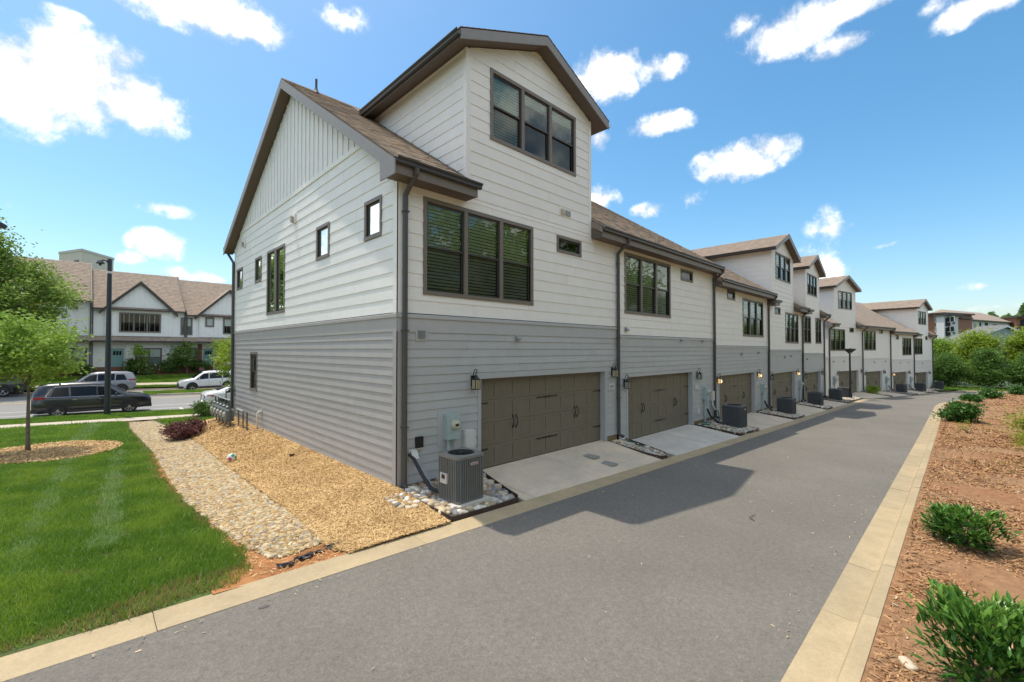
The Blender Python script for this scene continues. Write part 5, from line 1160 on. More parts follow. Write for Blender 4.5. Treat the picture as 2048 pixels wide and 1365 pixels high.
# torn black fabric and pale chips in the clay by the kerb
b = MB(); rg = random.Random(5)
for i in range(16):
    t = i/15; x, y = lerp(-2.55, -1.75, t) + rg.uniform(-.03, .03), lerp(-1.56, -1.38, t) + rg.uniform(-.04, .04); z = float(H_left(x, y)) + .02
    pts = [(x + .06*math.cos(a)*rg.uniform(.5, 1.5) + .02, y + .035*math.sin(a)*rg.uniform(.5, 1.6), z + rg.uniform(.0, .05)) for a in np.linspace(0, 6.28, 7)[:-1]]; b.face(pts, hose_blk)
tag(b.build('landscape_fabric'), 'torn strip of black landscape fabric in the red clay by the kerb', 'fabric')
def pebble(label, x, y, z, s, m, name='stone'):
    o = link(name, stone_data(2, m), None, (x, y, z), (0, 0, .6)); o.scale = s; tag(o, label, 'stone')
pebble('pale oblong stone lying on the red mulch in the bottom right', .83, -7.30, float(z_bank(np.array(.83), np.array(-7.3))) + .02, (.10, .05, .035), mat('pale_stone', (.62, .52, .38), .7, .1, 20.))
b = MB(); zz = float(z_road(4.05)); b.tube([(3.98, -5.10, zz + .02), (4.06, -5.02, zz + .03), (4.2, -5.0, zz + .02)], [.012, .02, .008], bark, 5); b.tube([(4.2, -5.0, zz + .02), (4.26, -5.04, zz + .03)], .007, bark, 5); tag(b.build('twig'), 'short brown twig lying on the alley asphalt', 'twig')

# ------------------------------------------------------------------ lamp posts
post_m = mat('lamp_post_paint', (.022, .026, .03), .4)
root = thing('street_lamp', 'tall black street lamp post behind the lawn in front of the black car', 'street lamp', (-3.37, 23.25, -.76))
b = MB(); b.tube([(0, 0, -.2), (0, 0, .3), (0, 0, 8.1)], [.14, .135, .09], post_m, 12); b.build('post', root)
b = MB(); b.tube([(0, 0, 7.8), (-.12, 0, 8.0), (-.30, 0, 8.02)], .035, post_m, 8); b.lathe([(.0, .12), (.09, .10), (.17, -.02), (.17, -.06), (.06, -.07), (.05, -.16), (0, -.17)], post_m, 12, lambda a, c, q: (-.36 + a, c, 7.88 + q)); b.build('luminaire', root)
b = MB(); b.lathe([(.094, 0), (.098, .02), (.098, .09), (.094, .11)], plastic_w, 12, lambda a, c, q: (a, c, 7.35 + q)); b.build('band', root)
root = thing('alley_lamp', 'black alley lamp post with a wide shallow dish among the air conditioners', 'street lamp', (41.25, -1.0, -1.45))
b = MB(); b.tube([(0, 0, -.2), (0, 0, .5), (0, 0, .55), (0, 0, 3.75)], [.15, .13, .085, .06], post_m, 10); b.build('post', root)
b = MB(); b.lathe([(.06, 3.72), (.10, 3.80), (.43, 4.10), (.445, 4.15), (.10, 4.19), (0, 4.2)], post_m, 18); b.build('dish', root)
b = MB(); b.lathe([(0, 4.33), (.08, 4.31), (.10, 4.2)], plastic_w, 10); b.build('finial', root)
b = MB()
for k in range(4): a = k*math.pi/2 + .4; b.tube([(.06*math.cos(a), .06*math.sin(a), 3.74), (.30*math.cos(a), .30*math.sin(a), 4.04)], .02, plastic_w, 5)
b.build('stays', root)
root = thing('street_lamp', 'lamp head just reaching in at the left edge above the trees', 'street lamp', (-7.75, 14.0, .12))
b = MB(); b.tube([(0, 0, -.2), (0, 0, 6.3)], [.12, .08], post_m, 10); b.tube([(0, 0, 6.25), (.5, -.1, 6.45), (1.1, -.2, 6.5)], .035, post_m, 8); b.build('post', root)
b = MB(); b.prism([(.9, 6.44), (1.55, 6.42), (1.62, 6.50), (1.5, 6.58), (1.0, 6.58)], -.32, -.06, lambda u, v, t: (u, t, v), post_m); b.build('luminaire', root)
root = thing('street_lamp', 'slim far lamp post between the farthest townhouse and the trees', 'street lamp', (83, 1.2, -2.4)); b = MB(); b.tube([(0, 0, 0), (0, 0, 4.6)], [.10, .07], post_m, 8); b.build('post', root); b = MB(); b.lathe([(.0, 4.9), (.2, 4.8), (.25, 4.65), (.08, 4.55)], post_m, 10); b.build('luminaire', root)

# ------------------------------------------------------------------ cars
tyre_m = mat('tyre', (.016, .016, .017), .8); rim_m = mat('alloy', (.42, .42, .43), .3, metal=.8); clad_m = mat('black_cladding', (.022, .023, .025), .6)
car_glass = mat('car_glass', (.006, .008, .009), .12, spec=.35); red_l = mat('tail_lamp', (.38, .012, .014), .15); head_l = mat('head_lamp', (.55, .58, .6), .1); chrome = mat('chrome', (.6, .6, .61), .15, metal=1.)
def paint(name, c): 
    m = mat(name, c, .28, spec=.6); m.node_tree.nodes['Principled BSDF'].inputs['Coat Weight'].default_value = .8; m.node_tree.nodes['Principled BSDF'].inputs['Coat Roughness'].default_value = .05; return m
def wheel(parent, x, y, r, side, spokes=10):
    b = MB(); f = lambda a, c, q: (x + a, y + side*q, r + c)
    b.lathe([(r*.64, -.02), (r*.70, .0), (r*.90, .005), (r*.985, -.03), (r, -.06), (r, -.17), (r*.95, -.20), (r*.6, -.20)], tyre_m, 24, f); w = b.build('wheel', parent, True)
    b = MB(); b.lathe([(r*.66, -.012), (r*.62, -.015), (r*.60, -.07)], rim_m, 24, f); b.lathe([(r*.62, -.075), (0, -.075)], iron, 20, f); b.lathe([(r*.16, -.012), (r*.12, -.002), (0, .0)], rim_m, 10, f)
    for k in range(spokes):
        a = 2*math.pi*k/spokes; da = .42/spokes*1.6
        P = lambda rr_, t, q: f(rr_*math.cos(a + t), rr_*math.sin(a + t), q)
        b.mesh([P(r*.12, -.25, -.01), P(r*.12, .25, -.01), P(r*.62, da, -.02), P(r*.62, -da, -.02), P(r*.12, -.25, -.05), P(r*.12, .25, -.05), P(r*.62, da, -.06), P(r*.62, -da, -.06)], [(0,1,2,3), (0,3,7,4), (1,5,6,2)], rim_m)
    b.build('rim', w)
def car(name, label, cat, loc, rz, st, pm, wb, rw, wid, glass_spec, clad=True, tail=None, head=None, spokes=10, chrome_line=None, extra=None):
    """st: stations (x, z_low, z_belt, z_top, w_top/half, inset) nose at +x ; glass_spec: list of side panes [(x0,x1 at belt),(x0,x1 at roof)]"""
    root = thing(name, label, cat, loc, rz, 'cars on the street'); hw = wid/2; b = MB(); rows = []
    for (x, zl, zs, zt, wt, ws) in st:
        W_ = hw*ws; T = hw*wt; half = [(0, zl), (W_*.86, zl), (W_*.97, zl + .06), (W_, zl + (zs-zl)*.45), (W_*.985, zs - .10), (W_*.955, zs), (T + (W_*.955-T)*.10, zt - (zt-zs)*.16), (T*.90, zt - .012), (0, zt + .012)]
        rows.append([(x, y, z) for y, z in half] + [(x, -y, z) for y, z in half[-2:0:-1]])
    n = len(rows[0]); V = sum(rows, []); F = [(j*n+i, j*n+(i+1) % n, (j+1)*n+(i+1) % n, (j+1)*n+i) for j in range(len(rows)-1) for i in range(n)] + [tuple(range(n)), tuple(range((len(rows)-1)*n, len(rows)*n))[::-1]]
    b.mesh(V, F, pm); b.build('body', root, True)
    xs = [s[0] for s in st]
    def at(x, k):
        return float(np.interp(x, xs, [s[k] for s in st]))
    def side_pt(x, f, sgn, off=.012):      # f 0 at the belt, 1 at the roof edge
        zs, zt, W_, T = at(x, 2), at(x, 3), hw*at(x, 5)*.955, hw*at(x, 4); T2 = T + (W_-T)*.10
        return (x, sgn*(lerp(W_, T2, f) + off), lerp(zs, zt - (zt-zs)*.16, f))
    for sgn in (-1, 1):
        for (xb0, xb1, xt0, xt1, f1) in glass_spec:
            N_ = 7; P = [side_pt(lerp(xb0, xb1, i/(N_-1)), .10, sgn) for i in range(N_)]; Q = [side_pt(lerp(xt0, xt1, i/(N_-1)), f1, sgn) for i in range(N_)]
            g = MB(); g.mesh(P + Q, [(i, i+1, N_+i+1, N_+i) for i in range(N_-1)], car_glass); g.build('side_window', root)
        for wx in wb:
            if clad is not None:
                a = MB(); cm = clad_m if clad else pm
                pts = [(wx + (rw + .085)*math.cos(t), rw + (rw + .085)*math.sin(t)) for t in np.linspace(-.25, math.pi + .25, 17)]; pin = [(wx + (rw + .025)*math.cos(t), rw + (rw + .025)*math.sin(t)) for t in np.linspace(-.25, math.pi + .25, 17)]
                y0 = sgn*(hw + .012); N_ = 17; Vv = [(x, y0, z) for x, z in pts] + [(x, y0, z) for x, z in pin] + [(x, sgn*(hw*.8), z) for x, z in pin] + [(x, sgn*(hw - .05), z) for x, z in pts]
                a.mesh(Vv, [(r_*N_+i, r_*N_+i+1, (r_+1)*N_+i+1, (r_+1)*N_+i) for r_ in range(2) for i in range(N_-1)] + [(3*N_+i, 3*N_+i+1, i+1, i) for i in range(N_-1)], cm)
                a.mesh([(wx, sgn*(hw + .006), rw)] + [(x, sgn*(hw + .006), z) for x, z in pin], [(0, i+1, i+2) for i in range(N_-1)], hose_blk); a.build('wheel_arch', root)
            wheel(root, wx, sgn*(hw + .015), rw, sgn, spokes)
        if clad:
            s_ = MB(); z0 = st[len(st)//2][1]; s_.box(wb[0] + rw + .03, wb[1] - rw - .03, sgn*hw - .03, sgn*hw + .018, z0, z0 + .15, clad_m); s_.build('sill', root)
            s_ = MB(); s_.box(wb[0] + rw + .12, wb[1] - rw - .12, sgn*hw - .02, sgn*hw + .024, z0 + .10, z0 + .125, chrome); s_.build('sill_trim', root) if chrome_line else None
        if chrome_line:
            s_ = MB(); s_.tube([side_pt(x, .05, sgn, .016) for x in np.linspace(chrome_line[0], chrome_line[1], 10)], .014, chrome, 5); s_.tube([side_pt(lerp(chrome_line[0], chrome_line[0] + .25, t), lerp(.05, .8, t**.8), sgn, .016) for t in np.linspace(0, 1, 5)], .014, chrome, 5); s_.tube([side_pt(x, .90, sgn, .016) for x in np.linspace(chrome_line[0] + .3, chrome_line[1] - .75, 8)], .012, chrome, 5); s_.build('window_trim', root)
        mx_ = glass_spec[-1][1] - .28
        m_ = MB(); p = side_pt(mx_, .12, sgn, .0); m_.lathe([(0, -.07), (.06, -.065), (.10, 0), (.06, .05), (0, .055)], pm if not clad or pm.name == 'black_car_paint' else pm, 8, lambda a, c, q: (p[0] + q*.6, p[1] + sgn*.13 + a*.9, p[2] + .07 + c*.75)); m_.tube([p, (p[0], p[1] + sgn*.10, p[2] + .03)], .02, clad_m, 5); m_.build('mirror', root, True)
        for k in range(len(glass_spec) - 1):
            h = MB(); xh = glass_spec[k+1][0] + .06; q = side_pt(xh, .0, sgn); h.box(xh, xh + .17, min(q[1], q[1] + sgn*.02), max(q[1], q[1] + sgn*.02), q[2] - .13, q[2] - .105, chrome if chrome_line else pm); h.build('door_handle', root)
            sm = MB(); z0 = st[len(st)//2][1] + .16; sm.box(glass_spec[k+1][0] - .035, glass_spec[k+1][0] - .027, sgn*hw - .03, sgn*(hw*1.0) + (.004 if sgn > 0 else -.004) if sgn > 0 else sgn*hw + .03, z0, q[2] - .02, iron) if sgn > 0 else sm.box(glass_spec[k+1][0] - .035, glass_spec[k+1][0] - .027, -hw - .004, -hw + .03, z0, q[2] - .02, iron); sm.build('door_gap', root)
        if tail:
            (x0, x1, z0, z1, zi) = tail; tl = MB(); Wt = hw*at(x0, 5)
            tl.mesh([(x1, sgn*(hw*at(x1, 5) + .006), z1 - .02), (x0 + .05, sgn*(Wt*.985 + .012), z1), (x0 - .012, sgn*Wt*.80, z1), (x0 - .018, sgn*Wt*zi, z1 - .02), (x0 - .018, sgn*Wt*zi, z0 + .02), (x0 - .012, sgn*Wt*.82, z0), (x0 + .05, sgn*(Wt*.99 + .012), z0), (x1, sgn*(hw*at(x1, 5) + .006), z0 + (z1-z0)*.55)], [(0,1,6,7), (1,2,5,6), (2,3,4,5)], red_l); tl.build('tail_light', root)
        if head:
            (x0, x1, z0, z1, zi) = head; tl = MB(); Wt = hw*at(x0, 5)
            tl.mesh([(x1, sgn*(hw*at(x1, 5)*.97 + .008), z1), (x0 - .05, sgn*(Wt*.98 + .012), z1 - .02), (x0 + .012, sgn*Wt*zi, z1 - .05), (x0 + .014, sgn*Wt*zi, z0), (x0 - .04, sgn*(Wt + .012), z0), (x1, sgn*(hw*at(x1, 5)*.97 + .008), z1 - .03)], [(0,1,4,5), (1,2,3,4)], head_l); tl.build('headlight', root)
    # windscreen and rear window follow the roof line
    for (nm, xa, xb, k) in (('windscreen', extra['ws'][0], extra['ws'][1], .84), ('rear_window', extra['rw'][0], extra['rw'][1], .80)):
        g = MB(); P = []
        for t in np.linspace(0, 1, 5):
            x = lerp(xa, xb, t); z = at(x, 3) + .022; T = hw*at(x, 4)*k; P += [(x, -T, z - .004), (x, 0, z + .004), (x, T, z - .004)]
        g.mesh(P, [(3*i+j, 3*i+j+1, 3*i+j+4, 3*i+j+3) for i in range(4) for j in range(2)], car_glass); g.build(nm, root)
    x1 = st[-1][0]; g = MB(); g.box(x1 - .05, x1 + .012, -hw*.55, hw*.55, .42, .62, clad_m); g.build('grille', root)
    x0 = st[0][0]; g = MB(); g.box(x0 - .014, x0 + .05, -hw*.28, hw*.28, .78 if not extra.get('pz') else extra['pz'], (.78 if not extra.get('pz') else extra['pz']) + .13, plastic_w); g.build('number_plate', root)
    if extra.get('low'):
        g = MB(); g.box(x0 - .012, x0 + .3, -hw*.97, hw*.97, st[1][1] - .01, st[1][1] + extra['low'], clad_m); g.build('bumper', root); g = MB(); g.box(x1 - .3, x1 + .008, -hw*.93, hw*.93, st[-2][1] - .01, st[-2][1] + extra['low'], clad_m); g.build('bumper', root)
    return root
SUV = [(-2.38, .46, .88, 1.04, .72, .88), (-2.35, .30, .96, 1.24, .70, .94), (-2.28, .27, 1.02, 1.44, .68, .97), (-2.14, .24, 1.03, 1.66, .66, 1.0), (-1.8, .24, 1.03, 1.74, .67, 1.0), (-1.0, .24, 1.02, 1.77, .69, 1.0), (0., .24, 1.0, 1.76, .70, 1.0), (.45, .24, .99, 1.69, .69, 1.0), (.8, .24, .98, 1.50, .70, 1.0), (1.28, .24, .98, 1.12, .82, 1.0), (1.6, .25, .96, 1.07, .84, .995), (2.0, .26, .92, 1.0, .82, .96), (2.25, .28, .82, .91, .76, .89), (2.38, .36, .66, .76, .68, .76)]
sx = lambda k, dx=0: [(x*k + dx, *r_) for x, *r_ in SUV]
black_p = paint('black_car_paint', (.008, .009, .010)); silver_p = paint('silver_car_paint', (.22, .235, .255)); white_p = paint('white_car_paint', (.70, .70, .69))
gs = [(-1.72, -1.02, -1.55, -1.05, .84), (-.94, .05, -.98, .02, .92), (.12, 1.12, .08, .52, .92)]
ex = dict(ws=(1.22, .50), rw=(-2.24, -2.0), low=.16)
zs_ = lambda x: float(H_street(x))
car('black_suv', 'black sport utility car parked behind the tall black lamp post', 'car', (-3.78, 26.25, zs_(-3.78)), 0, SUV, black_p, (-1.42, 1.40), .365, 1.88, gs, True, (-2.34, -1.85, .96, 1.10, .35), (2.28, 1.75, .70, .86, .45), 10, (-1.9, 1.15), ex)
car('silver_suv', 'silver sport utility car parked across the street, partly hidden by the black car', 'car', (-3.35, 41.3, zs_(-3.3)), math.pi, sx(.965), silver_p, (-1.38, 1.32), .36, 1.85, gs, True, (-2.28, -1.8, 1.0, 1.14, .45), (2.2, 1.7, .74, .88, .45), 5, None, ex)
car('white_suv', 'white sport utility car facing left, parked across the street beside the grass island', 'car', (4.25, 42.2, zs_(4.2)), math.pi, sx(.965), white_p, (-1.38, 1.36), .36, 1.85, gs, True, (-2.28, -1.8, 1.0, 1.14, .45), (2.2, 1.7, .74, .88, .45), 5, None, ex)
SED = [(-2.40, .36, .74, .86, .70, .84), (-2.36, .26, .84, 1.00, .74, .92), (-2.2, .22, .90, 1.06, .78, .97), (-1.75, .2, .93, 1.10, .78, 1.0), (-1.1, .2, .94, 1.36, .64, 1.0), (-.6, .2, .94, 1.45, .62, 1.0), (0, .2, .93, 1.47, .63, 1.0), (.45, .2, .92, 1.40, .64, 1.0), (1.15, .2, .91, 1.03, .78, 1.0), (1.7, .2, .86, .95, .8, .99), (2.15, .22, .74, .82, .76, .92), (2.40, .3, .58, .66, .66, .78)]
car('white_sedan', 'white sedan with only its tail showing past the nearest townhouse', 'car', (3.62, 26.3, zs_(3.6)), 0, SED, white_p, (-1.45, 1.42), .335, 1.84, [(-1.35, -.55, -.98, -.55, .9), (-.45, .30, -.48, .25, .92), (.36, 1.05, .32, .48, .92)], False, (-2.34, -1.9, .72, .88, .45), (2.2, 1.7, .62, .76, .5), 10, None, dict(ws=(1.1, .5), rw=(-1.7, -1.08), pz=.6))
TRK = [(-2.85, .55, .98, 1.14, .86, .94), (-2.83, .48, 1.02, 1.18, .90, .98), (-2.4, .46, 1.04, 1.19, .90, 1.0), (-.85, .44, 1.05, 1.19, .90, 1.0), (-.78, .44, 1.05, 1.62, .70, 1.0), (-.6, .42, 1.05, 1.80, .68, 1.0), (.6, .42, 1.05, 1.82, .70, 1.0), (.95, .42, 1.05, 1.70, .70, 1.0), (1.55, .42, 1.05, 1.20, .86, 1.0), (2.3, .44, 1.02, 1.14, .84, .98), (2.65, .46, .92, 1.02, .8, .94), (2.78, .5, .8, .88, .74, .86)]
car('pickup_truck', 'black pickup truck at the left edge, parked across the street, red tail light showing', 'truck', (-10.1, 41.5, zs_(-10)), math.pi, TRK, black_p, (-1.75, 1.75), .42, 1.98, [(-.58, .25, -.5, .25, .9), (.32, 1.35, .32, .9, .9)], True, (-2.84, -2.66, .86, 1.14, .86), (2.7, 2.3, .8, .95, .5), 6, None, dict(ws=(1.5, 1.0), rw=(-.80, -.72), low=.2, pz=.62))

# ------------------------------------------------------------------ houses across the street
brick_m = mat('brick', (.22, .10, .07), .85, .25, 30.); teal = mat('teal_door', (.20, .35, .36), .45); dk = mat('dark_far_trim', (.065, .055, .05), .6); bw_pane = mat('window_shade', (.42, .47, .44), .6)
def far_house(label, x0, w_, y0, zr, gable, spec, doorx=None, brick=False, seed=0):
    """front at y0 facing -y ; gable (xa, xb, z_eave, z_apex)"""
    root = thing('row_house', label, 'house', (x0, y0, 0), 0, 'row houses across the street'); ridge_y = 5.6; ze = zr - 4.2
    b = MB(); b.prism([(0, -.6), (11, -.6), (11, ze), (ridge_y, zr - .25), (0, ze)], .02, w_ - .02, lambda y, z, x: (x, y, z), white_far); b.build('wall', root)
    s = MB(); z = .35
    for i in range(15):
        a = z + i*.18
        if a > 3.3: break
        s.mesh([(0, -.022, a), (w_, -.022, a), (w_, -.006, a + .18), (0, -.006, a + .18), (0, 0, a), (w_, 0, a)], [(0,1,2,3), (0,4,5,1)], white_far)
    a = 4.0
    while a < ze - .2: s.mesh([(0, -.022, a), (w_, -.022, a), (w_, -.006, a + .18), (0, -.006, a + .18), (0, 0, a), (w_, 0, a)], [(0,1,2,3), (0,4,5,1)], white_far); a += .18
    s.build('siding', root, kind='stuff')
    r_ = MB(); n = 26
    for i in range(n):
        f0, f1 = i/n, (i+1)/n; p = lambda f: (lerp(-.45, ridge_y, f), lerp(ze - .28, zr, f)); (ya, za), (yb, zb_) = p(f0), p(f1)
        r_.mesh([(-.0, ya, za + .03), (w_, ya, za + .03), (w_, yb, zb_), (0, yb, zb_), (0, ya, za), (w_, ya, za)], [(0,1,2,3), (0,4,5,1)], roof_far_m)
    r_.face([(0, ridge_y, zr), (w_, ridge_y, zr), (w_, 11.4, ze - .2), (0, 11.4, ze - .2)], roof_far_m); ro = r_.build('roof', root)
    v = MB()
    for xe in (-.02, w_ - .06): v.prism([(-.47, ze - .34), (ridge_y, zr - .12), (ridge_y, zr + .09), (-.47, ze - .13)], xe, xe + .10, lambda y, z, x: (x, y, z), dk)
    v.build('verge_board', ro)
    g = MB(); g.box(0, w_, -.58, -.44, ze - .38, ze - .24, dk); g.build('gutter', root)
    if gable:
        xa, xb, z0, z1 = gable; xm = (xa + xb)/2; yb = -.18
        q = MB(); q.prism([(xa, 4.0), (xb, 4.0), (xb, z0), (xm, z1), (xa, z0)], yb, 2.5, lambda x, z, y: (x, y, z), white_far); q.build('gable_wall', root)
        q = MB(); u = xa + .15; sl = (z1 - z0)/(xm - xa)
        while u < xb - .1: q.box(u, u + .05, yb - .028, yb, 4.02, z1 - abs(u + .025 - xm)*sl - .06, white_far); u += .40
        q.build('battens', root)
        q = MB()
        for s_ in (-1, 1):
            xo = xm + s_*(xm - xa + .42); zo = z0 - .42*sl
            q.prism([(xo, zo + .0), (xm, z1 + .0), (xm, z1 + .30), (xo, zo + .30)], yb - .35, 4.4, lambda x, z, y: (x, y, z), dk); q.prism([(xo, zo + .30), (xm, z1 + .30), (xm, z1 + .34), (xo, zo + .34)], yb - .38, 4.4, lambda x, z, y: (x, y, z), roof_far_m)
        q.build('gable_roof', root)
    p = MB(); p.prism([(-.9, 3.52), (.0, 4.02), (0, 3.9), (-.9, 3.38)], 0, w_, lambda y, z, x: (x, y, z), roof_far_m); p.box(0, w_, -.96, -.84, 3.34, 3.54, dk); p.build('porch_roof', root)
    F = lambda dy: (lambda u, v, d: (u, dy - (d*.25 + .05), v))
    for (a, c, z0, z1, nn, front, sh) in spec:
        window(root, F(-.18 if front else 0.), a, c, z0, z1, n=nn, split=True, blinds=False, trim=.12)
        if sh:
            wl = (c - a)/nn
            for i in range(nn): h = MB(); h.face([(a + i*wl + .16, (-.18 if front else 0) - .052, z1 - .9), (a + (i+1)*wl - .16, (-.18 if front else 0) - .052, z1 - .9), (a + (i+1)*wl - .16, (-.18 if front else 0) - .052, z1 - .15), (a + i*wl + .16, (-.18 if front else 0) - .052, z1 - .15)], bw_pane); h.build('blind', root)
    if doorx is not None:
        t = MB(); t.box(doorx - .16, doorx, -.06, 0, .1, 3.1, plastic_w); t.box(doorx + .95, doorx + 1.11, -.06, 0, .1, 3.1, plastic_w); t.box(doorx, doorx + .95, -.06, 0, 2.75, 3.1, plastic_w); t.build('door_frame', root)
        d = MB(); d.box(doorx, doorx + .95, -.03, .02, .12, 2.75, teal); do = d.build('door', root)
        for k in range(3): l = MB(); l.box(doorx + .16 + k*.22, doorx + .16 + k*.22 + .17, -.036, -.028, 2.1, 2.5, car_glass); l.build('door_light', do)
        l = MB(); l.box(doorx + .84, doorx + .88, -.07, -.03, 1.0, 1.25, iron); l.build('handle', do)
    if brick:
        q = MB(); q.box(-.0, w_, -.05, -.024, -.3, .95, brick_m); q.build('brick_base', root)
        for (a, c, za, zc) in brick if isinstance(brick, list) else []:
            q = MB(); n_ = int((zc - za)/.075)
            for i in range(n_):
                k = max(1, int((c - a)/.21)); o_ = .5*(i % 2)
                for j in range(k + 1):
                    x_ = max(a, a + (j - o_)*(c-a)/k); x2 = min(c, a + (j + 1 - o_)*(c-a)/k - .01)
                    if x2 > x_ + .02: q.box(x_, x2, -.10, -.0, za + i*.075, za + i*.075 + .065, brick_m)
            q.build('brick_pier', root)
    for xd in (.05, w_ - .1): d = MB(); d.box(xd, xd + .09, -.12, -.03, -.3, ze - .4, spout_m); d.build('downspout', root)
    return root
far_house('white row house across the street with the large centred gable and triple window', -3.70, 7.35, 51, 11.15, (.97, 6.22, 6.55, 9.25), [(1.99, 5.26, 4.38, 6.35, 3, True, False), (3.24, 5.40, .92, 2.82, 2, False, True), (6.92-.0, 7.30, 4.2, 6.1, 1, False, False)], 1.44, [(-.3, .3, 0, .9)])
far_house('white row house right of the large gable house, brick beside its teal door', 3.66, 7.35, 51, 10.85, (1.2, 6.8, 6.35, 9.15), [(-.4+.02+.4, .62, 4.2, 6.1, 1, False, True), (1.73, 2.57, 5.14, 6.21, 1, True, True), (3.4, 5.2, 4.4, 6.22, 2, True, True), (-.1+.3, 1.1, .9, 2.8, 1, False, False)], 1.62, [(1.1, 1.50, -.2, 3.3), (2.75, 3.6, -.2, 3.9)])
far_house('white row house left of the large gable house, mostly behind the big street tree', -11.05, 7.35, 51, 11.75, (1.0, 6.0, 6.9, 9.6), [(2.0, 5.0, 4.6, 6.5, 3, True, False), (5.0, 7.1, .92, 2.82, 2, False, True)], 1.5, [(4.8, 7.3, -.2, .9)])
# planting before those houses
for i, (x, y, r, h, l, fl) in enumerate(((.4, 49.9, .9, 1.15, 'white flowering shrub beside the teal door of the gable house', 260), (2.3, 50.1, .85, 1.75, 'dark green round shrub under the windows of the gable house', 0), (4.8, 50.1, .85, 1.5, 'dark green shrub left of the brick pier', 0), (-.6, 50.3, .6, 1.6, 'leafy shrub right of the teal door', 0), (-4.2, 50.1, .9, 1.1, 'small flowering shrub under the far left window', 60), (-6.5, 49.9, 1.2, .9, 'orange yellow low shrub on the mulch behind the street tree', 0))):
    shrub('shrub', l, (x, y, .1), r, h, (weed_m if i == 5 else shrub_g if i != 1 else conif), 1300, .2, 200 + i, spread=.2, flowers=fl)
tree('small_tree', 'slim sapling left of the paired windows of the gable house', 'tree', (-.1, 49.7, .1), 3.1, .55, .5, .04, bushy, 900, .2, 20, .2, 210, limbs=4)
tree('small_tree', 'small spreading tree before the windows between the two teal doors', 'tree', (3.65, 49.6, .1), 3.3, 1.25, .9, .06, shrub_g, 2200, .22, 34, .28, 211, limbs=6)
tree('small_tree', 'small tree by the second teal door with reddish shoots', 'tree', (6.9, 48.6, .1), 3.6, 1.4, 1.0, .06, oak_y, 2400, .22, 34, .3, 212, tip=tree_tip, limbs=6)
root = thing('yard_sign', 'small pink yard sign by the brick pier', 'sign', (4.95, 49.6, .1)); b = MB(); b.box(-.22, .22, -.01, .01, .3, .68, mat('pink_sign', (.55, .2, .28), .5)); b.build('panel', root); b = MB(); b.box(-.01, .01, -.01, .01, -.1, .3, iron); b.build('stake', root)
# tall beige building beyond
beige = mat('beige_render', (.66, .59, .48), .8, .05, 1.)
root = thing('beige_building', 'tall beige flat roofed building rising behind the row houses at the left', 'building', (-7.0, 95, 0)); b = MB()
BP = [(-.3, 6.2), (2.5, 0), (6.7, 6.4), (3.7, 12)]
b.prism(BP, -2, 19.1, lambda u, v, t: (u, v, t), beige); b.build('wall', root)
b = MB(); b.prism([(3.0 + (x - 3.0)*1.03, 6 + (y - 6)*1.03) for x, y in BP], 19.1, 19.5, lambda u, v, t: (u, v, t), mat('parapet', (.60, .55, .47), .7)); b.build('parapet', root)
ux, uy = 2.8/6.803, -6.2/6.803
window(root, lambda u, v, d: (-.3 + ux*u + uy*(d*.25 + .05), 6.2 + uy*u - ux*(d*.25 + .05), v), 4.6, 6.0, 16.4, 17.7, n=2, split=False, blinds=False, trim=.1)
# ------------------------------------------------------------------ flats and house beyond the alley
def at_(px, depth): 
    return Vector(CAM) + (fw*depth + rt*((px - 1024)/883.9*depth))
flat_w = mat('flats_white', (.62, .61, .60), .7); flat_b = mat('flats_brick', (.26, .125, .075), .85, .15, 3.)
def flats(label, pxa, pxb, da, db, ztop, m, bays, roof='flat', storeys=4, zb=-4., deep=16):
    A, B = at_(pxa, da), at_(pxb, db); u = Vector((B.x - A.x, B.y - A.y, 0)); L = u.length; u.normalize(); ang = math.atan2(u.y, u.x); nrm_in = Vector((-u.y, u.x, 0))
    root = thing('flats', label, 'flats', (A.x, A.y, 0), ang, 'flats beyond the trees'); b = MB(); b.box(0, L, .0, deep, zb, ztop, m); b.build('wall', root)
    F = lambda p, q, d: (p, -(d*.25 + .05), q)
    if roof == 'flat': b = MB(); b.box(-.6, L + .6, -1.2, deep + .5, ztop, ztop + .45, dk); b.build('roof', root)
    else:
        b = MB(); b.mesh([(-1, -1, ztop), (L + 1, -1, ztop), (L + 1, 17, ztop), (-1, 17, ztop), (5, 8, ztop + 4.2), (L - 6, 8, ztop + 4.2)], [(0,1,5,4), (1,2,5), (2,3,4,5), (3,0,4), (0,3,2,1)], roof_far_m); b.build('roof', root); b = MB(); b.box(-1.02, L + 1.02, -1.05, -.9, ztop - .3, ztop + .05, dk); b.build('fascia', root)
    for s in range(storeys):
        z = ztop - 2.75 - 3.05*s
        for (x, w_, kind, n_) in bays:
            if kind == 'w': window(root, F, x, x + w_, z, z + 1.9, n=n_, split=False, blinds=False, trim=.14, trim_m=plastic_w)
            else:
                b = MB(); b.box(x, x + w_, -.03, .02, z - .45, z + 2.1, dark_in); bo = b.build('balcony', root); b = MB()
                b.box(x, x + w_, -.14, -.06, z + .45, z + .52, iron); b.box(x, x + w_, -.3, -.03, z - .5, z - .38, dk)
                for k in range(int(w_/.35) + 1): b.box(x + k*.35, x + k*.35 + .05, -.12, -.08, z - .38, z + .45, iron)
                b.build('railing', bo)
    return root
flats('brick flats with a flat roof beyond the farthest townhouse', 1800, 1889, 150, 139, 13.9, flat_b, [(9.5, 1.5, 'w', 1), (12.2, 2.2, 'w', 2), (5, 2.2, 'w', 2)])
flats('white balcony bay of the flats, right of the brick part', 1889, 1917, 138, 139, 13.2, flat_w, [(.4, 2.0, 'b', 1), (3.0, 1.3, 'w', 1)], deep=2.2)
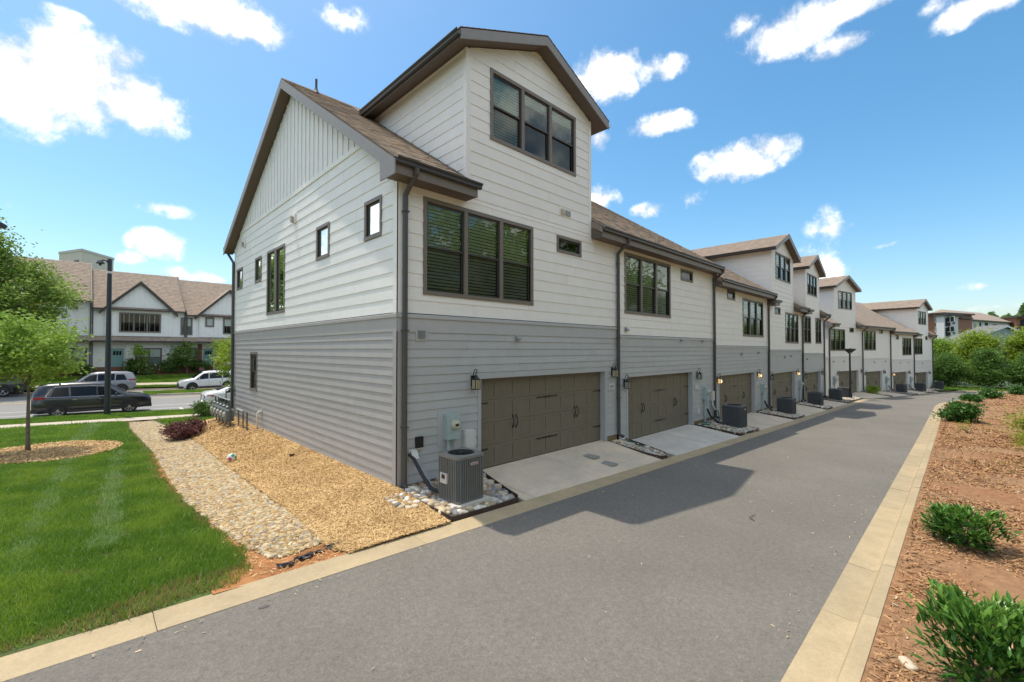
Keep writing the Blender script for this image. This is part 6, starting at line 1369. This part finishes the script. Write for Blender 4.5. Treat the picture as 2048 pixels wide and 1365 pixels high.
flats('recessed middle of the flats with brown roof and dark balconies', 1916, 1936, 143, 145, 12.6, flat_b, [(.6, 2.3, 'b', 1)], 'flat', deep=2.5)
flats('long white wing of the flats under a brown hipped roof', 1934, 2036, 146, 166, 12.6, flat_w, [(5.5, 2.2, 'w', 2), (10, 1.5, 'b', 1), (14.5, 2.7, 'b', 1), (21.5, 3.4, 'w', 3)], 'hip')
flats('brick end of the flats cut by the right edge of the view', 2034, 2090, 160, 158, 14.2, flat_b, [(1, 2.2, 'b', 1), (5, 2., 'w', 2)], deep=6)
A, B = at_(1912, 108), at_(2075, 122); u = Vector((B.x - A.x, B.y - A.y, 0)); L = u.length
root = thing('grey_house', 'grey gabled house with white verges between the trees and the flats', 'house', (A.x, A.y, 0), math.atan2(u.y, u.x)); gy = mat('grey_house_siding', (.25, .30, .31), .7)
b = MB(); b.prism([(0, -4), (L, -4), (L, 5.0), (L*.57, 8.6), (0, 4.0)], 0, 4, lambda x, z, y: (x, y, z), gy); b.build('wall', root)
b = MB(); b.prism([(-1, 3.9), (L*.57, 8.8), (L*.57, 9.1), (-1, 4.2)], -.5, 4.5, lambda x, z, y: (x, y, z), mat('pale_roof', (.17, .165, .16), .9)); b.prism([(L*.57, 8.8), (L + 1, 4.7), (L + 1, 5.0), (L*.57, 9.1)], -.5, 4.5, lambda x, z, y: (x, y, z), MATS['pale_roof']); b.build('roof', root)
b = MB(); b.prism([(-1, 3.75), (L*.57, 8.55), (L*.57, 9.0), (-1, 4.2)], -.62, -.5, lambda x, z, y: (x, y, z), plastic_w); b.prism([(L*.57, 8.55), (L + 1, 4.55), (L + 1, 5.0), (L*.57, 9.0)], -.62, -.5, lambda x, z, y: (x, y, z), plastic_w); b.build('verge_board', root)
window(root, lambda p, q, d: (p, -(d*.25 + .05), q), L*.55, L*.55 + 2.2, 2.2, 5.0, n=2, split=False, blinds=False, trim=.2, trim_m=plastic_w)
# wooded rise behind everything at the right
rg = np.random.default_rng(300); n = 26000; t = rg.uniform(0, 1, n); px_ = lerp(1880, 2400, t); dp = rg.uniform(235, 300, n)
base_ = np.array(CAM)[None] + np.array(fw)[None]*dp[:, None] + np.array(rt)[None]*((px_ - 1024)/883.9*dp)[:, None]
topz = 14 + 12*sst(.05, .38, t) + 2.5*np.sin(t*40) + 1.5*np.sin(t*97 + 1)
C_ = base_.copy(); C_[:, 2] = topz*rg.uniform(.0, 1, n)**.35
wood = quads('woodland', leaf_quads(C_, None, 2.6*np.ones(n), 1.8*np.ones(n), rg, .5), leaf_mat('woodland_leaf', (.17, .26, .08), (.07, .13, .04), .06), rg.uniform(0, 1, n), kind='stuff')

# ------------------------------------------------------------------ grass, chips and litter
grass_m = mat('grass_blade', (.33, .46, .055), .45, 0, col2=(.14, .27, .03), mixscale=1.1, rnd=1., trans=.45, spec=.35, mixw=.85); 
pale_m = leaf_mat('pale_grass_blade', (.42, .52, .24), (.24, .38, .10), 1.5, .3)
dry_m = leaf_mat('dry_grass_blade', (.52, .41, .18), (.30, .22, .09), 2.)
def blades(name, X, Y, Z, h, w_, m, rg, parent=None):
    n = len(X); a = rg.uniform(0, 6.283, n); lean = rg.normal(size=(n, 2))*.45; h = h*rg.uniform(.6, 1.35, n)*(1 + .22*np.sin(X*2.1 + 1.3*np.sin(Y*1.7))*np.sin(Y*2.4 + X))
    V = np.empty((n, 4, 3)); bx, by = np.cos(a)*w_/2, np.sin(a)*w_/2
    V[:, 0] = np.stack([X - bx, Y - by, Z - .01], 1); V[:, 1] = np.stack([X + bx, Y + by, Z - .01], 1)
    tx, ty = X + lean[:, 0]*h, Y + lean[:, 1]*h
    V[:, 2] = np.stack([tx + bx*.25, ty + by*.25, Z + h], 1); V[:, 3] = np.stack([tx - bx*.25, ty - by*.25, Z + h], 1)
    return quads(name, V, m, rg.uniform(.02, .98, n), parent, 'stuff')
rg = np.random.default_rng(400)
def lawn_pts(n, x0, x1, y0, y1):
    return rg.uniform(x0, x1, n), rg.uniform(y0, y1, n)
edge_x = lambda y: np.interp(y, [-1.8, -1.3, -.6, .6, 2.6, 5.5, 9, 12.5, 16, 19], [-3.15, -2.78, -2.74, -2.86, -3.0, -3.02, -2.86, -2.92, -2.95, -2.8])
def lawn_mask(X, Y):
    k = X < edge_x(Y) + .05*np.sin(Y*7) + .04*np.sin(Y*17); k &= ~in_poly(X, Y, [(TREE[0] + (x-TREE[0])*.97, TREE[1] + (y-TREE[1])*.97) for x, y in RING]); k &= Y > -1.78 + .05*np.sin(X*5); return k
Xs, Ys = [], []
for n, box in ((150000, (-6.8, -2.7, -1.8, 3.)), (110000, (-8.2, -2.7, 3., 9.)), (90000, (-12, -2.7, 9., 19.3))):
    x, y = lawn_pts(n, *box); Xs.append(x); Ys.append(y)
X = np.concatenate(Xs); Y = np.concatenate(Ys); k = lawn_mask(X, Y); X, Y = X[k], Y[k]
fr_ = (X + 1e-9); dist = np.hypot(X - CAM[0], Y - CAM[1]); wd = .006 + .0007*dist
# the two pale worn tracks, and dry edges along the kerb and the creek
tr = lambda x, y, x0, y0, x1, y1, w_: (np.abs((x - x0)*(y1 - y0) - (y - y0)*(x1 - x0))/math.hypot(x1-x0, y1-y0) < w_) & ((y - y0)*(y - y1) < 0)
noise = np.sin(X*3.1 + 1.7*np.sin(Y*2.3))*np.sin(Y*2.7 + 1.3*np.sin(X*1.9))
pale = (rg.random(len(X)) < .42 + .3*noise) & (tr(X, Y, -4.12, .6, -3.55, 10., .13 + .07*noise) | tr(X, Y, -4.95, .2, -4.55, 9., .12 + .07*noise) | tr(X, Y, -4.4, 13.0, -3.9, 19, .25))
pale |= (rg.random(len(X)) < .05)
dry = (rg.random(len(X)) < .55) & ((Y < -1.45 + .14*noise + .25*sst(-4.6, -3.0, X)) | (X > edge_x(Y) - .10 - .08*noise)) | (rg.random(len(X)) < .035) | ((rg.random(len(X)) < .5) & (noise > .90))
bare = ((rg.random(len(X)) < .6) & (Y < -1.55 + .22*sst(-4.4, -3., X) + .1*noise)) | (((X + 4.05)**2/.05 + (Y - .35)**2/.02 < 1) & (rg.random(len(X)) < .8))
for nm, kk, m_, h in (('grass', ~pale & ~dry & ~bare, grass_m, .072), ('pale_grass', pale & ~dry & ~bare, pale_m, .075), ('dry_grass', dry & ~bare & ~pale, dry_m, .055)):
    x, y = X[kk], Y[kk]; d = np.hypot(x - CAM[0], y - CAM[1]); blades(nm, x, y, H_left(x, y), h, .005 + .0009*d, m_, rg)
x, y = lawn_pts(60000, -14, 3.5, 20.97, 23.9); blades('verge_grass', x, y, HV(x, y), .08, .03, grass_m, rg)
x, y = lawn_pts(14000, -1.9, 1.6, 15.5, 19.3); k = (X[:1] is not None) & (x > np.interp(y, [15, 19.3], [-1.6, -1.75])) & ~in_poly(x, y, MULCH); x, y = x[k], y[k]; blades('corner_grass', x, y, H_left(np.minimum(x, 0), y), .08, .025, grass_m, rg)
x, y = lawn_pts(60000, -14, 12, 46.0, 49.3); blades('far_lawn_grass', x, y, H_far(x, y) + .14, .08, .05, grass_m, rg)
x, y = lawn_pts(30000, -14, 12, 43.6, 44.7); blades('far_verge_grass', x, y, H_far(x, y) + .14, .08, .05, grass_m, rg)
x, y = lawn_pts(26000, -.7, 12, 37.0, 39.6); blades('island_grass', x, y, H_street(x) + .15, .08, .05, grass_m, rg)
# wood chips
chip_m = mat('wood_chip', (.86, .62, .30), .85, 0, col2=(.46, .28, .11), mixscale=1.6, rnd=1.); chip_r = mat('bark_chip', (.56, .32, .15), .85, 0, col2=(.25, .125, .055), mixscale=2., rnd=1.)
def chips(name, X, Y, Z, L, W_, m, rg):
    n = len(X); d = rg.normal(size=(n, 3))*np.array([1, 1, .28]); d /= np.linalg.norm(d, axis=1)[:, None]; up_ = np.array([0, 0, 1.]) + rg.normal(size=(n, 3))*.35; s = np.cross(d, up_); s /= np.linalg.norm(s, axis=1)[:, None]
    L = (L*rg.uniform(.4, 1.5, n))[:, None]/2; W2 = (W_*rg.uniform(.5, 1.5, n))[:, None]/2; C = np.stack([X, Y, Z + rg.uniform(0, .022, n)], 1)
    V = np.stack([C - d*L - s*W2, C + d*L - s*W2*.6, C + d*L + s*W2*.6, C - d*L + s*W2], 1); return quads(name, V, m, rg.uniform(.02, .98, n), None, 'stuff')
xs, ys = [], []
for n, box in ((110000, (-1.95, .02, -1.83, 3)), (70000, (-1.95, .02, 3, 8)), (36000, (-1.95, 1.2, 8, 17))):
    x, y = lawn_pts(n, *box); xs.append(x); ys.append(y)
x = np.concatenate(xs); y = np.concatenate(ys); k = in_poly(x, y, MULCH) & ~in_poly(x, y, bedA); x, y = x[k], y[k]; d = np.hypot(x - CAM[0], y - CAM[1]); chips('mulch', x, y, H_left(x, y) + .032, .026 + .0016*d, .006 + .0006*d, chip_m, rg)
x, y = lawn_pts(14000, -8, -3, 8.5, 14.5); k = in_poly(x, y, RING); x, y = x[k], y[k]; chips('tree_mulch', x, y, H_left(x, y) + .055, .07, .018, chip_m, rg)
# stray chips over the creek edge and clay
x, y = lawn_pts(2600, -2.9, -1.5, -1.78, 4); k = in_poly(x, y, CLAYP); x, y = x[k], y[k]; chips('stray_chips', x, y, H_left(x, y) + .02, .04, .010, chip_m, rg)
# red bank litter
xs, ys = [], []
for n, box in ((70000, (-1.5, 8, -11, -6.95)), (60000, (8, 24, -14, -6.6)), (36000, (24, 70, -22, -6.4))):
    x, y = lawn_pts(n, *box); xs.append(x); ys.append(y)
x = np.concatenate(xs); y = np.concatenate(ys)
lim = np.interp(x, [p[0] for p in RE[:10]], [p[1] for p in RE[:10]]) - .54; k = (y < lim); x, y = x[k], y[k]
k = rg.random(len(x)) < .35 + .65*(np.sin(x*.8 + y*1.7 + 1.2*np.sin(x*.33)) > -.35); x, y = x[k], y[k]; d = np.hypot(x - CAM[0], y - CAM[1])
chips('bank_mulch', x, y, z_bank(x, y) - .004, .05 + .0022*d, .009 + .0009*d, chip_r, rg)
n = 500; x, y = lawn_pts(n, -1, 26, -10.5, -7.1); chips('pale_litter', x, y, z_bank(x, y) + .01, .05, .02, mat('pale_litter', (.55, .45, .33), .8), rg)
x, y = lawn_pts(2200, 3, 30, -11.5, -8.3); k = np.sin(x*.9 + 2.1)*np.sin(y*1.7 + x*.3) > .45; x, y = x[k], y[k]; blades('bank_weeds', x, y, z_bank(x, y), .12, .02, weed_m, rg)
x, y = lawn_pts(9000, 70, 80, -22, -1); k = in_poly(x, y, [tuple(p) for p in offset(LE[9:], .55)] + [tuple(p) for p in offset(LE[9:], 6)][::-1]); x, y = x[k], y[k]; blades('end_verge_grass', x, y, z_road(x) + .12, .12, .12, grass_m, rg)

# marks on the alley: oil spots, scuffs, a hairline crack, grit along the gutters
stain_m = mat('oil_stain', (.10, .095, .088), .8, .2, 20.); scuff_m = mat('scuff', (.13, .125, .118), .9, .2, 30.)
rg2 = random.Random(77)
def blot(x, y, rx, ry, m, name, label):
    b = MB(); n = 18; z = lambda a, c: float(z_road(a)) + .01*math.sin(math.pi*min(max((-2.2 - c)/4.2, 0), 1)) + .0045
    pts = []
    for k in range(n):
        a = 2*math.pi*k/n; f = rg2.uniform(.6, 1.25); pts.append((x + rx*f*math.cos(a), y + ry*f*math.sin(a)))
    b.face([(p, q, z(p, q)) for p, q in pts], m); o = b.build(name, kind='structure')
blot(-2.95, -2.42, .055, .03, stain_m, 'oil_stain', '')
b = MB(); z = lambda a, c: float(z_road(a)) + .01*math.sin(math.pi*min(max((-2.2 - c)/4.2, 0), 1)) + .0035; x, y = 5.4, -5.6; pts = [(x, y)]
for k in range(22): x += rg2.uniform(.10, .2); y += rg2.uniform(-.03, .05); pts.append((x, y))
for (xa, ya), (xb, yb) in zip(pts[:-1], pts[1:]): b.face([(xa, ya - .002, z(xa, ya)), (xb, yb - .002, z(xb, yb)), (xb, yb + .002, z(xb, yb)), (xa, ya + .002, z(xa, ya))], stain_m)
b.build('asphalt_crack', kind='structure')
n = 500; x = rg.uniform(-8, 30, n); y = np.where(rg.random(n) < .5, -2.24 - np.abs(rg.normal(size=n))*.12, -6.42 + np.abs(rg.normal(size=n))*.14); chips('road_grit', x, y, z_road(x) + .004, .03, .012, mat('road_grit', (.50, .38, .24), .9, rnd=.4), rg)
n = 110; x = rg.uniform(-6, 14, n); y = rg.uniform(-6.2, -2.4, n); chips('leaf_litter', x, y, z_road(x) + .008, .03, .012, mat('leaf_litter', (.52, .46, .36), .9, rnd=.4), rg)
